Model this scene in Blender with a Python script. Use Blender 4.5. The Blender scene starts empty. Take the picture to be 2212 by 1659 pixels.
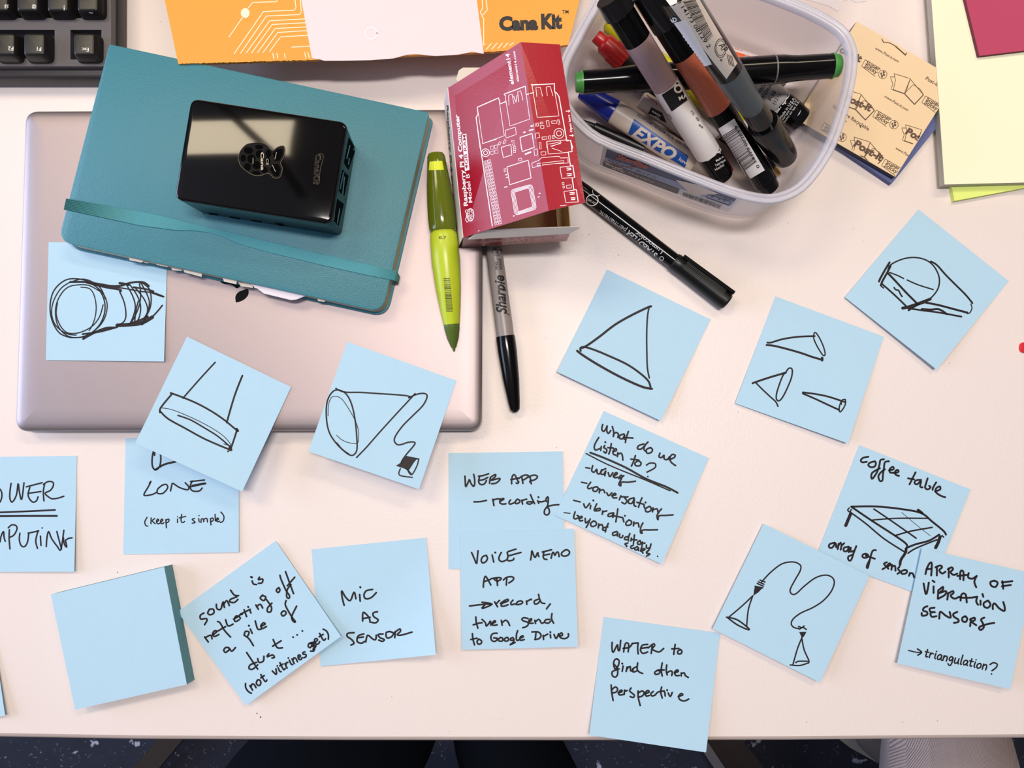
import bpy, bmesh, math, random, re
from mathutils import Vector as V, Quaternion
from mathutils.bvhtree import BVHTree
from mathutils.geometry import tessellate_polygon
random.seed(7)
SC = bpy.context.scene
COL = SC.collection
# ------------------------------------------------------------------ camera
F = 1650.0            # focal length in pixels of the 2212 px wide frame
H = 0.50              # camera height above the desk
T = 0.74              # desk height above the floor
NAD = (1075, 895)     # pixel straight below the camera
CAM = V((0, 0, T + H))
_n = V(((NAD[0]-1106)/F, -(NAD[1]-829.5)/F, -1)).normalized()
RQ = _n.rotation_difference(V((0, 0, -1)))
cd = bpy.data.cameras.new('camera'); cam = bpy.data.objects.new('camera', cd); COL.objects.link(cam)
cd.sensor_width = 36; cd.sensor_fit = 'HORIZONTAL'; cd.lens = F/2212*36; cd.clip_start = 0.01; cd.clip_end = 50
cam.location = CAM; cam.rotation_mode = 'QUATERNION'; cam.rotation_quaternion = RQ
SC.camera = cam
# ------------------------------------------------------------------ light
W = bpy.data.worlds.new('world'); SC.world = W; W.use_nodes = True
bg = W.node_tree.nodes['Background']; bg.inputs[0].default_value = (0.80, 0.84, 1.0, 1); bg.inputs[1].default_value = 0.10
def area(name, loc, target, size, sizey, power, col):
    l = bpy.data.lights.new(name, 'AREA'); l.shape = 'RECTANGLE'; l.size = size; l.size_y = sizey
    l.energy = power; l.color = col
    o = bpy.data.objects.new(name, l); COL.objects.link(o); o.location = loc
    if target: o.rotation_euler = (V(target)-V(loc)).to_track_quat('-Z', 'Y').to_euler()
    return o
area('window_light', (-2.4, 0.25, T+0.66), (0, 0.0, T+.3), 1.5, 1.9, 72, (0.58, 0.70, 1.0))
area('ceiling_panel_light', (-0.84, 1.0, T+1.9), None, 0.80, 0.46, 20, (1.0, 0.84, 0.60))
area('far_ceiling_panel_light', (0.75, 1.35, T+1.9), None, 1.1, 0.22, 17, (1.0, 0.85, 0.64))
area('overhead_panel_light', (0.12, 0.2, T+1.9), None, 0.6, 0.14, 23, (1.0, 0.94, 0.90))
SC.view_settings.view_transform = 'Standard'; SC.view_settings.look = 'None'
SC.view_settings.exposure = -0.10; SC.view_settings.gamma = 1; SC.view_settings.use_curve_mapping = False

# ------------------------------------------------------------------ helpers
def P(px, py, h=0.0):
    d = RQ @ V(((px-1106)/F, -(py-829.5)/F, -1))
    return CAM + d*((H-h)/-d.z)
def ray(px, py):
    return (RQ @ V(((px-1106)/F, -(py-829.5)/F, -1))).normalized()
def proj(p):
    q = RQ.inverted() @ (p-CAM)
    return (1106+F*q.x/-q.z, 829.5-F*q.y/-q.z)
def lin(c):
    return tuple((x/255/12.92 if x/255 <= .04045 else ((x/255+.055)/1.055)**2.4) for x in c)
MATS = {}
def mat(name, rgb, rough=.5, metal=0, coat=0, bump=0, bscale=800, spec=.5, var=0, vscale=60, alpha=1, trans=0, ior=1.45, coat_rough=.05, sss=0):
    if name in MATS: return MATS[name]
    m = bpy.data.materials.new(name); m.use_nodes = True; nt = m.node_tree; b = nt.nodes['Principled BSDF']
    c = (*lin(rgb), 1)
    b.inputs['Base Color'].default_value = c; b.inputs['Roughness'].default_value = rough
    b.inputs['Metallic'].default_value = metal; b.inputs['Coat Weight'].default_value = coat
    b.inputs['Coat Roughness'].default_value = coat_rough
    b.inputs['Specular IOR Level'].default_value = spec; b.inputs['Alpha'].default_value = alpha
    b.inputs['Transmission Weight'].default_value = trans; b.inputs['IOR'].default_value = ior
    tc = nt.nodes.new('ShaderNodeTexCoord')
    if var:
        n = nt.nodes.new('ShaderNodeTexNoise'); n.inputs['Scale'].default_value = vscale; n.inputs['Detail'].default_value = 4
        mx = nt.nodes.new('ShaderNodeMix'); mx.data_type = 'RGBA'
        mx.inputs[6].default_value = (*[x*(1-var) for x in c[:3]], 1); mx.inputs[7].default_value = (*[min(1, x*(1+var)) for x in c[:3]], 1)
        nt.links.new(tc.outputs['Object'], n.inputs['Vector']); nt.links.new(n.outputs['Fac'], mx.inputs[0]); nt.links.new(mx.outputs[2], b.inputs['Base Color'])
    if bump:
        n = nt.nodes.new('ShaderNodeTexNoise'); n.inputs['Scale'].default_value = bscale; n.inputs['Detail'].default_value = 3
        bp = nt.nodes.new('ShaderNodeBump'); bp.inputs['Strength'].default_value = bump; bp.inputs['Distance'].default_value = .0005
        nt.links.new(tc.outputs['Object'], n.inputs['Vector']); nt.links.new(n.outputs['Fac'], bp.inputs['Height']); nt.links.new(bp.outputs['Normal'], b.inputs['Normal'])
    MATS[name] = m
    return m
def thing(name, label, cat, loc, group=None):
    o = bpy.data.objects.new(name, None); COL.objects.link(o); o.location = loc; o.empty_display_size = .01
    o['label'] = label; o['category'] = cat
    if group: o['group'] = group
    return o
def wloc(o):
    p = V((0, 0, 0))
    while o: p = p+o.location; o = o.parent
    return p
def obj(name, verts, faces, m, parent=None, smooth=False, label=None, kind=None, origin=None):
    """one mesh object from world-space verts"""
    base = wloc(parent) if parent else V((0, 0, 0))
    org = V(origin) if origin is not None else base
    me = bpy.data.meshes.new(name); me.from_pydata([tuple(V(v)-org) for v in verts], [], faces)
    if isinstance(m, (list, tuple)):
        for q in m: me.materials.append(q)
    else: me.materials.append(m)
    if smooth: me.polygons.foreach_set('use_smooth', [True]*len(me.polygons))
    me.update()
    o = bpy.data.objects.new(name, me); COL.objects.link(o)
    if parent: o.parent = parent
    o.location = org-base
    if label: o['label'] = label
    if kind: o['kind'] = kind
    return o
def sharp(o, ang=35):
    me = o.data; bm = bmesh.new(); bm.from_mesh(me); bmesh.ops.recalc_face_normals(bm, faces=bm.faces)
    for e in bm.edges:
        e.smooth = not (len(e.link_faces) == 2 and e.calc_face_angle(0) > math.radians(ang))
    for f in bm.faces: f.smooth = True
    bm.to_mesh(me); bm.free(); return o
def rpoly(pts, r, inset=0, seg=5):
    """rounded, inset polygon of 2-D points (any winding); same vertex count for any inset"""
    n = len(pts); A = sum(pts[i][0]*pts[(i+1) % n][1]-pts[(i+1) % n][0]*pts[i][1] for i in range(n))
    s = 1 if A > 0 else -1
    L = []
    for i in range(n):
        a = V(pts[i][:2]); b = V(pts[(i+1) % n][:2]); d = (b-a).normalized(); nn = V((-d.y, d.x))*s
        L.append((a+nn*inset, d))
    Q = []
    for i in range(n):
        p, d = L[i-1]; q, e = L[i]; c = d.x*e.y-d.y*e.x
        t = ((q.x-p.x)*e.y-(q.y-p.y)*e.x)/c; Q.append(p+d*t)
    out = []
    rr = r if isinstance(r, (list, tuple)) else [r]*n
    for i in range(n):
        a = (Q[i-1]-Q[i]).normalized(); b = (Q[(i+1) % n]-Q[i]).normalized()
        ang = a.angle(b); rad = max(rr[i]-inset, 1e-5); t = rad/math.tan(ang/2)
        p0 = Q[i]+a*t; p1 = Q[i]+b*t
        for k in range(seg+1):
            u = k/seg; out.append(p0*(1-u)**2+Q[i]*2*u*(1-u)+p1*u*u)
    return out
def loft(loops, close_top=True, close_bot=True):
    vs = []; fs = []; n = len(loops[0])
    for lp in loops: vs += [tuple(p) for p in lp]
    for k in range(len(loops)-1):
        for i in range(n):
            j = (i+1) % n; fs.append((k*n+i, k*n+j, (k+1)*n+j, (k+1)*n+i))
    if close_bot: fs.append(tuple(range(n))[::-1])
    if close_top: fs.append(tuple(range((len(loops)-1)*n, len(loops)*n)))
    return vs, fs
def slab(name, quad, prof, r, m, parent=None, seg=6, hq=None, **kw):
    """quad: pixel corners read at height hq (default top); prof: [(inset, height)] bottom to top"""
    hq = prof[-1][1] if hq is None else hq
    pts = [P(x, y, hq) for x, y in quad]
    loops = [[V((q.x, q.y, T+z)) for q in rpoly(pts, r, i, seg)] for i, z in prof]
    vs, fs = loft(loops)
    return sharp(obj(name, vs, fs, m, parent, **kw), 50)
def box8(name, a, b, m, parent=None, **kw):
    """a: four bottom points, b: four top points"""
    return sharp(obj(name, list(a)+list(b), [(3, 2, 1, 0), (4, 5, 6, 7), (0, 1, 5, 4), (1, 2, 6, 5), (2, 3, 7, 6), (3, 0, 4, 7)], m, parent, **kw), 20)
def panel(name, pts, th, m, parent=None, **kw):
    """thin card through world points, thickness th away from the camera side"""
    n = (pts[1]-pts[0]).cross(pts[2]-pts[0]).normalized()
    if n.z < 0: n = -n
    k = len(pts); vs = list(pts)+[p-n*th for p in pts]
    fs = [tuple(range(k)), tuple(range(2*k-1, k-1, -1))]+[(i, (i+1) % k, (i+1) % k+k, i+k) for i in range(k)]
    return sharp(obj(name, vs, fs, m, parent, **kw), 20)
def lathe(name, A, B, prof, m, parent, seg=40, **kw):
    """surface of revolution about A->B; prof [(distance along in m, radius)]"""
    d = (B-A).normalized(); u = d.orthogonal().normalized(); w = d.cross(u)
    loops = [[A+d*t+(u*math.cos(2*math.pi*i/seg)+w*math.sin(2*math.pi*i/seg))*r for i in range(seg)] for t, r in prof]
    vs, fs = loft(loops)
    return sharp(obj(name, vs, fs, m, parent, **kw), 32)
def tree_of(objs):
    vs = []; fs = []
    for o in objs:
        w = wloc(o); k = len(vs)
        o.data.calc_loop_triangles()
        vs += [v.co+w for v in o.data.vertices]; fs += [tuple(i+k for i in p.vertices) for p in o.data.loop_triangles]
    return BVHTree.FromPolygons(vs, fs)
# ---- flat print and ink: shapes measured on the picture, laid on the real surface
GL = {}
def glyphs(s, bold, shear, sp):
    key = (s, bold, shear, sp)
    if key not in GL:
        c = bpy.data.curves.new('t', 'FONT'); c.body = s; c.size = 1; c.offset = bold; c.shear = shear; c.space_character = sp; c.resolution_u = 3
        o = bpy.data.objects.new('t', c); me = o.to_mesh()
        GL[key] = ([(v.co.x, v.co.y) for v in me.vertices], [tuple(p.vertices) for p in me.polygons])
        o.to_mesh_clear(); bpy.data.objects.remove(o); bpy.data.curves.remove(c)
    return GL[key]
HG = {}
for ln in '''a 9|8,8 5,10 1,7 1,2 4,0 8,5 8,9 8,2 10,0
b 9|1,17 1,1 5,0 8,4 7,8 4,9 1,6
c 8|7,9 4,10 1,6 2,1 5,0 8,1
d 9|7,8 4,9 1,6 2,1 5,0 8,5;8,17 8,3 10,0
e 8|1,5 6,6 6,9 3,10 1,5 2,1 5,0 8,2
f 7|7,15 4,16 3,10 3,-6;0,9 7,10
g 9|8,8 4,10 1,6 3,2 7,5 8,9 8,-3 5,-7 1,-4
h 9|1,17 1,0;1,6 5,10 7,7 8,0
i 4|2,10 2,2 4,0;2,14 2.3,14.4
k 8|1,17 1,0;7,9 2,5 8,0
l 4|2,17 2,2 4,0
m 13|1,10 1,0;1,6 4,10 6,7 6,0;6,6 10,10 12,7 12,0
n 9|1,10 1,0;1,6 5,10 8,7 8,0
o 9|5,10 1,7 1,2 4,0 8,3 8,8 5,10
p 9|1,10 1,-7;1,7 5,10 8,7 7,2 4,1 1,3
r 7|1,10 1,0;1,6 4,10 7,9
s 7|7,9 3,10 2,7 6,4 5,0 0,0
t 7|3,15 3,2 5,0 7,1;0,10 7,10
u 9|1,10 1,2 4,0 8,4;8,10 8,2 10,0
v 8|0,10 4,0 8,10
w 12|0,10 2,0 6,8 9,0 12,10
y 9|1,10 2,4 6,4;8,10 6,0 2,-7
A 11|0,0 4,16 6,16 10,0;2,6 9,7
B 10|1,0 1,16;1,16 7,15 7,10 2,8 9,6 8,1 1,0
C 10|9,14 5,16 1,9 2,1 6,0 10,3
D 11|1,0 1,16;0,16 8,14 10,7 7,1 1,0
E 10|1,15 10,16;2,15 1,3 4,0 9,1;1,8 9,9
F 10|2,0 2,15;0,15 10,16;2,8 9,9
G 11|9,14 5,16 1,8 3,1 8,1 9,7;6,7 11,7
L 9|2,16 1,1 8,0
M 13|1,0 2,16 6,5 11,16 12,0
N 12|1,0 2,15 9,0 11,16
O 11|6,16 1,11 1,4 5,0 10,5 10,12 6,16
P 10|1,0 1,15;0,15 7,16 9,11 2,7
R 11|1,0 1,15;0,15 7,16 8,11 2,8 6,3 11,0
S 9|8,14 4,16 1,12 7,7 6,1 0,1
T 10|0,15 10,16;6,16 6,0
V 10|0,16 4,0 10,16
W 14|0,16 3,0 7,12 10,0 14,16
Y 10|0,16 2,9 8,9;10,16 8,6 5,-4
( 5|4,18 1,12 1,4 4,-3
) 5|1,18 4,12 4,4 1,-3
. 5|1,0 1.6,0.4
, 5|2,1 0,-4
- 8|0,6 6,6
? 9|0,13 4,17 8,14 7,10 4,6;4,0 4.4,0.4'''.split('\n'):
    HG[ln[0]] = (float(ln[2:].split('|')[0]), [[tuple(map(float, q.split(','))) for q in st.split()] for st in ln.split('|')[1].split(';')])
def spline(p, n=4):
    if len(p) < 3: return p
    out = []; q = [p[0]]+list(p)+[p[-1]]
    for i in range(1, len(q)-2):
        a, b, c, d = q[i-1], q[i], q[i+1], q[i+2]
        for k in range(n):
            t = k/n
            out.append(tuple(.5*((2*b[j])+(-a[j]+c[j])*t+(2*a[j]-5*b[j]+4*c[j]-d[j])*t*t+(-a[j]+3*b[j]-3*c[j]+d[j])*t**3) for j in (0, 1)))
    out.append(tuple(p[-1])); return out
class Ink:
    def __init__(s, ox=0, oy=0, sc=1): s.v = []; s.f = []; s.o = (ox, oy, sc)
    def at(s, ox, oy, sc=1): s.o = (ox, oy, sc); return s
    def t(s, p): return (s.o[0]+p[0]/s.o[2], s.o[1]+p[1]/s.o[2])
    def poly(s, pts, px=False):
        k = len(s.v); s.v += [p if px else s.t(p) for p in pts]; s.f.append(tuple(range(k, k+len(pts)))); return s
    def grid(s, q, nx=10, ny=4):
        """four corners (TL TR BR BL) filled with a fine grid so it follows curved surfaces"""
        q = [V(s.t(p)) for p in q]; k = len(s.v)
        for j in range(ny+1):
            for i in range(nx+1):
                u = i/nx; v = j/ny; p = (q[0]*(1-u)+q[1]*u)*(1-v)+(q[3]*(1-u)+q[2]*u)*v; s.v.append((p.x, p.y))
        for j in range(ny):
            for i in range(nx):
                a = k+j*(nx+1)+i; s.f.append((a, a+1, a+nx+2, a+nx+1))
        return s
    def line(s, pts, w=3, sm=True, step=7, taper=False):
        """w in photo pixels"""
        if isinstance(pts, str): pts = [tuple(map(float, q.split(','))) for q in pts.split()]
        p = [s.t(q) for q in pts]
        if sm: p = spline(p)
        r = [p[0]]
        for a in p[1:]:
            d = math.hypot(a[0]-r[-1][0], a[1]-r[-1][1]); n = int(d/step)
            b = r[-1]
            for i in range(1, n+1): r.append((b[0]+(a[0]-b[0])*i/(n+1), b[1]+(a[1]-b[1])*i/(n+1)))
            if d > .3: r.append(a)
        if len(r) < 2: r = [p[0], (p[0][0]+.6, p[0][1]+.3)]
        k = len(s.v); n = len(r)
        for i in range(n):
            a = r[max(0, i-1)]; b = r[min(n-1, i+1)]; dx, dy = b[0]-a[0], b[1]-a[1]; L = math.hypot(dx, dy) or 1
            h = w/2; s.v += [(r[i][0]-dy/L*h, r[i][1]+dx/L*h), (r[i][0]+dy/L*h, r[i][1]-dx/L*h)]
        for i in range(n-1): s.f.append((k+2*i, k+2*i+1, k+2*i+3, k+2*i+2))
        if w > 1.6:
            for c in (r[0], r[-1]):
                k = len(s.v); s.v += [(c[0]+w/2*math.cos(i*math.pi/4), c[1]+w/2*math.sin(i*math.pi/4)) for i in range(8)]; s.f.append(tuple(range(k, k+8)))
        return s
    def lines(s, text, w=3, **kw):
        for q in text.strip().split('/'):
            q = q.strip()
            if not q: continue
            ww = w
            m = re.match(r'w([\d.]+)\s+(.*)', q, re.S)
            if m: ww = float(m.group(1)); q = m.group(2)
            s.line(q, ww, **kw)
        return s
    def circ(s, x, y, r, w=1.5, n=20, ry=None):
        ry = ry or r
        return s.line([(x+r*math.cos(2*math.pi*i/n), y+ry*math.sin(2*math.pi*i/n)) for i in range(n+1)], w, sm=False)
    def hand(s, txt, x0, y0, x1, y1, size, w=3.2, caps=False, slant=.12):
        """handwritten word on a baseline; size = x-height (or capital height) in the zoom's pixels"""
        a = V((x0, y0)); b = V((x1, y1)); d = (b-a); L = d.length; d.normalize(); up = V((d.y, -d.x))
        tot = sum(5 if ch == ' ' else HG[ch][0]+2.5 for ch in txt)-2.5; kx = L/tot; ky = size/(16 if caps else 10); x = 0
        for ch in txt:
            if ch == ' ': x += 5; continue
            wd, sts = HG[ch]; jy = random.uniform(-.6, .6); js = random.uniform(.93, 1.08)
            for st in sts:
                pts = []
                for (gx, gy) in st:
                    gx2 = x+gx+slant*gy*ky/kx*.6; gy2 = gy*js+jy
                    q = a+d*(gx2*kx)+up*(gy2*ky); pts.append((q.x, q.y))
                s.line(pts, w, step=9)
            x += wd+2.5
        return s
    def text(s, txt, x0, y0, x1, y1, h, bold=0, shear=0, sp=1):
        """printed word fitted from (x0,y0) to (x1,y1), h = capital height, all in the zoom's pixels"""
        vs, fs = glyphs(txt, bold, shear, sp)
        mn = min(v[0] for v in vs); mxx = max(v[0] for v in vs); a = V((x0, y0)); b = V((x1, y1)); d = b-a; L = d.length; d.normalize(); up = V((d.y, -d.x))
        kx = L/(mxx-mn); ky = h/.70; k = len(s.v)
        for v in vs:
            q = a+d*((v[0]-mn)*kx)+up*(v[1]*ky); s.v.append(s.t((q.x, q.y)))
        s.f += [tuple(i+k for i in f) for f in fs]; return s
    def bars(s, q, n, seed=1, w=1.0):
        """barcode inside the quad TL TR BR BL, bars running TL->BL"""
        rnd = random.Random(seed); q = [V(p) for p in q]; u = 0
        tot = []; x = 0
        for i in range(n):
            b = rnd.choice((1, 1, 1.5, 2.4)); g = rnd.choice((1, 1.2, 2)); tot.append((x, b)); x += b+g
        for (p, b) in tot:
            u0 = p/x; u1 = (p+b)/x
            A = q[0].lerp(q[1], u0); B = q[0].lerp(q[1], u1); C = q[3].lerp(q[2], u1); D = q[3].lerp(q[2], u0)
            for j in range(4):
                s.poly([tuple(A.lerp(D, j/4)), tuple(B.lerp(C, j/4)), tuple(B.lerp(C, (j+1)/4)), tuple(A.lerp(D, (j+1)/4))])
        return s
    def split(s, mx):
        """triangles no longer than mx pixels, so print follows curved surfaces"""
        out = []
        for f in s.f:
            if len(f) <= 4: st = [(f[0], f[i], f[i+1]) for i in range(1, len(f)-1)]
            else: st = [tuple(f[i] for i in t) for t in tessellate_polygon([[V((*s.v[i], 0)) for i in f]])]
            while st:
                a, b, c = st.pop()
                L = [(math.dist(s.v[x], s.v[y]), x, y, z) for x, y, z in ((a, b, c), (b, c, a), (c, a, b))]
                d, x, y, z = max(L)
                if d <= mx: out.append((a, b, c)); continue
                m = len(s.v); s.v.append(((s.v[x][0]+s.v[y][0])/2, (s.v[x][1]+s.v[y][1])/2)); st += [(x, m, z), (m, y, z)]
        s.f = out
    def build(s, name, targets, m, parent, eps=.00008, label=None, fine=8):
        tr = targets if isinstance(targets, BVHTree) else tree_of(targets)
        s.split(fine)
        out = []; ok = []
        for p in s.v:
            d = ray(*p); loc, nrm, i, dist = tr.ray_cast(CAM, d)
            if loc is None: ok.append(False); out.append(V((0, 0, 0))); continue
            if nrm.dot(d) > 0: nrm = -nrm
            ok.append(nrm.dot(d) < -.04); out.append(loc+nrm*eps)
        fs = []
        for f in s.f:
            if all(ok[i] for i in f):
                q = [out[i] for i in f]; zs = [(CAM-v).length for v in q]
                if max(zs)-min(zs) < .012+.3*max((q[0]-v).length for v in q): fs.append(f)
        used = sorted({i for f in fs for i in f}); mp = {i: k for k, i in enumerate(used)}
        if not fs: return None
        fs = [tuple(mp[i] for i in f) for f in fs]
        # printed shapes face the viewer
        return obj(name, [out[i] for i in used], fs, m, parent, label=label)

# ------------------------------------------------------------------ materials
M_desk = mat('desk_laminate', (232, 219, 214), .42, bump=.22, bscale=520, var=.015, vscale=4)
M_edge = mat('desk_edge', (186, 170, 164), .5)
M_blue = mat('blue_paper', (178, 211, 231), .85, var=.02, vscale=90, bump=.12, bscale=1500, spec=.2)
M_padside = mat('blue_pad_side', (104, 150, 158), .9, var=.06, vscale=900, spec=.2)
M_ink = mat('black_marker_ink', (34, 26, 30), .55, spec=.3)
M_black = mat('gloss_black_plastic', (10, 9, 10), .14, spec=.35)
M_blackm = mat('satin_black_plastic', (14, 13, 13), .38)
M_white = mat('white_print', (238, 232, 228), .5)
M_label = mat('white_label', (236, 230, 230), .38)
M_dark = mat('dark_print', (26, 24, 26), .5)

# ------------------------------------------------------------------ setting: floor
def floor_mat():
    m = mat('dark_vinyl_floor', (44, 46, 58), .35, var=.25, vscale=30)
    nt = m.node_tree; b = nt.nodes['Principled BSDF']; tc = nt.nodes['Texture Coordinate']
    src = b.inputs['Base Color'].links[0].from_socket
    for sc, lo, hi, col in ((22, .17, .11, (176, 176, 190)), (55, .17, .09, (120, 122, 140))):
        v = nt.nodes.new('ShaderNodeTexVoronoi'); v.inputs['Scale'].default_value = sc
        n = nt.nodes.new('ShaderNodeTexNoise'); n.inputs['Scale'].default_value = sc*2.2; n.inputs['Detail'].default_value = 3
        vm = nt.nodes.new('ShaderNodeVectorMath'); vm.operation = 'MULTIPLY_ADD'; vm.inputs[1].default_value = (.05, .05, .05)
        nt.links.new(tc.outputs['Object'], n.inputs['Vector']); nt.links.new(n.outputs['Color'], vm.inputs[0]); nt.links.new(tc.outputs['Object'], vm.inputs[2]); nt.links.new(vm.outputs[0], v.inputs['Vector'])
        cr = nt.nodes.new('ShaderNodeMapRange'); cr.inputs[1].default_value = lo; cr.inputs[2].default_value = hi
        nt.links.new(v.outputs['Distance'], cr.inputs[0])
        mx = nt.nodes.new('ShaderNodeMix'); mx.data_type = 'RGBA'; mx.inputs[7].default_value = (*lin(col), 1)
        nt.links.new(cr.outputs[0], mx.inputs[0]); nt.links.new(src, mx.inputs[6]); src = mx.outputs[2]
    nt.links.new(src, b.inputs['Base Color']); return m
fl = obj('floor', [(-3, -3, -.02), (3, -3, -.02), (3, 4, -.02), (-3, 4, -.02), (-3, -3, 0), (3, -3, 0), (3, 4, 0), (-3, 4, 0)], [(3, 2, 1, 0), (4, 5, 6, 7), (0, 1, 5, 4), (1, 2, 6, 5), (2, 3, 7, 6), (3, 0, 4, 7)], floor_mat(), kind='structure')

M_ceil = mat('ceiling_paint', (196, 188, 180), .9)
cz = T+1.96
obj('ceiling', [(-3, -3, cz), (3, -3, cz), (3, 4, cz), (-3, 4, cz), (-3, -3, cz+.05), (3, -3, cz+.05), (3, 4, cz+.05), (-3, 4, cz+.05)], [(3, 2, 1, 0), (4, 5, 6, 7), (0, 1, 5, 4), (1, 2, 6, 5), (2, 3, 7, 6), (3, 0, 4, 7)], M_ceil, kind='structure')
cpipe = thing('ceiling_pipe', 'dark ceiling pipe above the desk, seen only mirrored in the glossy black case', 'pipe', (-.65, .9, T+1.85))
lathe('tube', V((-1.05, 1.52, T+1.84)), V((-.30, .40, T+1.84)), [(0, .034), (1.34, .034)], mat('pipe_dark', (30, 28, 28), .7), cpipe, seg=16)
for u_ in (.1, .9):
    q_ = V((-1.05, 1.52, 0)).lerp(V((-.30, .40, 0)), u_)
    lathe('hanger', V((q_.x, q_.y, T+1.84)), V((q_.x, q_.y, cz)), [(0, .006), (.12, .006)], mat('pipe_dark', (30, 28, 28), .7), cpipe, seg=8)

# ------------------------------------------------------------------ desk
ep = [(-900, 1573), (0, 1583.5), (300, 1588.5), (740, 1591), (1200, 1591.5), (1700, 1590.5), (2212, 1586), (3300, 1574)]
E = [P(x, y) for x, y in ep]
desk = thing('desk', 'white laminate desk top with a grey front edge strip, under everything', 'desk', (0, .3, 0))
back = [V((E[-1].x, .95, T)), V((E[0].x, .95, T))]
top = E+back; k = len(top)
vs = [V((p.x, p.y, T)) for p in top]+[V((p.x, p.y, T-.026)) for p in top]
tabletop = obj('desktop', vs, [tuple(range(k)), tuple(range(2*k-1, k-1, -1))]+[(i, i+k, (i+1) % k+k, (i+1) % k) for i in range(k)], M_desk, desk)
vs = []; fs = []
for i, p in enumerate(E):
    for dy, dz in ((.0001, -.0002), (-.0010, -.0003), (-.0020, -.0007), (-.0028, -.0014), (-.0031, -.004), (.0, -.0255)): vs.append(V((p.x, p.y+dy, T+dz)))
for i in range(len(E)-1):
    for j in range(5): fs.append((i*6+j, i*6+j+1, (i+1)*6+j+1, (i+1)*6+j))
obj('edge_strip', vs, fs, M_edge, desk, smooth=True, label='grey rounded edge strip')
def bar(name, a, b, w, h, m, parent, **kw):
    a = V(a); b = V(b); d = (b-a).normalized(); s = d.cross(V((0, 0, 1))).normalized()*(w/2); u = s.cross(d).normalized()*(h/2)
    return box8(name, [a-s-u, a+s-u, b+s-u, b-s-u], [a-s+u, a+s+u, b+s+u, b-s+u], m, parent, **kw)
M_leg = mat('dark_brown_metal', (52, 42, 38), .45)
M_legg = mat('grey_metal', (105, 98, 100), .4)
def foot(px0, py0, px1, py1, w, m, hh=.02):
    a = P(px0, py0, -T+.03); b = P(px1, py1, -T+.03); d = (a-b).normalized()
    bar('foot', b-d*.12, a+d*.42, w, hh, m, desk)
    q = V((math.copysign(.33, a.x), .25, .03)); bar('foot_brace', a+d*.42, q, w, hh, m, desk)
foot(366, 1600, 317, 1659, .030, M_leg)
foot(1566, 1600, 1612, 1659, .045, M_leg)
bar('foot_edge', P(1515, 1600, -T+.05), P(1575, 1690, -T+.05), .014, .012, M_legg, desk, label='grey edge of the right foot')
for x in (-.33, .33):
    bar('leg', (x, .25, .035), (x, .25, T-.0262), .05, .05, M_leg, desk)

# ------------------------------------------------------------------ sticky notes
def note(name, label, quad, base, lift=.003, mode='bottom', group='blue sticky notes', droop=0, th=.00012):
    c = P(sum(q[0] for q in quad)/4, sum(q[1] for q in quad)/4, base)
    t = thing(name, label, 'sticky note', (c.x, c.y, T+base), group)
    q = [V(p) for p in quad]; N = 14; tops = []
    for j in range(N+1):
        for i in range(N+1):
            u = i/N; v = j/N; p = (q[0]*(1-u)+q[1]*u)*(1-v)+(q[3]*(1-u)+q[2]*u)*v
            if mode == 'bottom': z = lift*max(0, v-.15)**1.7/.76
            elif mode == 'corner': z = lift*max(0, (u+v-1.0))**2*1.0 + lift*.12*v
            elif mode == 'right': z = lift*(max(0, v-.1)**1.5*(.35+.65*u))
            else: z = 0
            tops.append(P(p.x, p.y, base+th+z))
    n1 = N+1; k = len(tops); vs = tops+[p-V((0, 0, th)) for p in tops]; fs = []
    for j in range(N):
        for i in range(N):
            a = j*n1+i; fs.append((a+n1, a+n1+1, a+1, a)); fs.append((a+k, a+1+k, a+n1+1+k, a+n1+k))
    rim = list(range(N))+[j*n1+N for j in range(N)]+[N*n1+N-i for i in range(N)]+[(N-j)*n1 for j in range(N)]
    for a, b in zip(rim, rim[1:]+rim[:1]): fs.append((a, b, b+k, a+k))
    s = obj('sheet', vs, fs, M_blue, t, smooth=True); sharp(s, 60)
    return t, s
def write(ts, ink, name='handwriting'):
    ink.build(name, [ts[1]], M_ink, ts[0], .00006)

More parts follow.
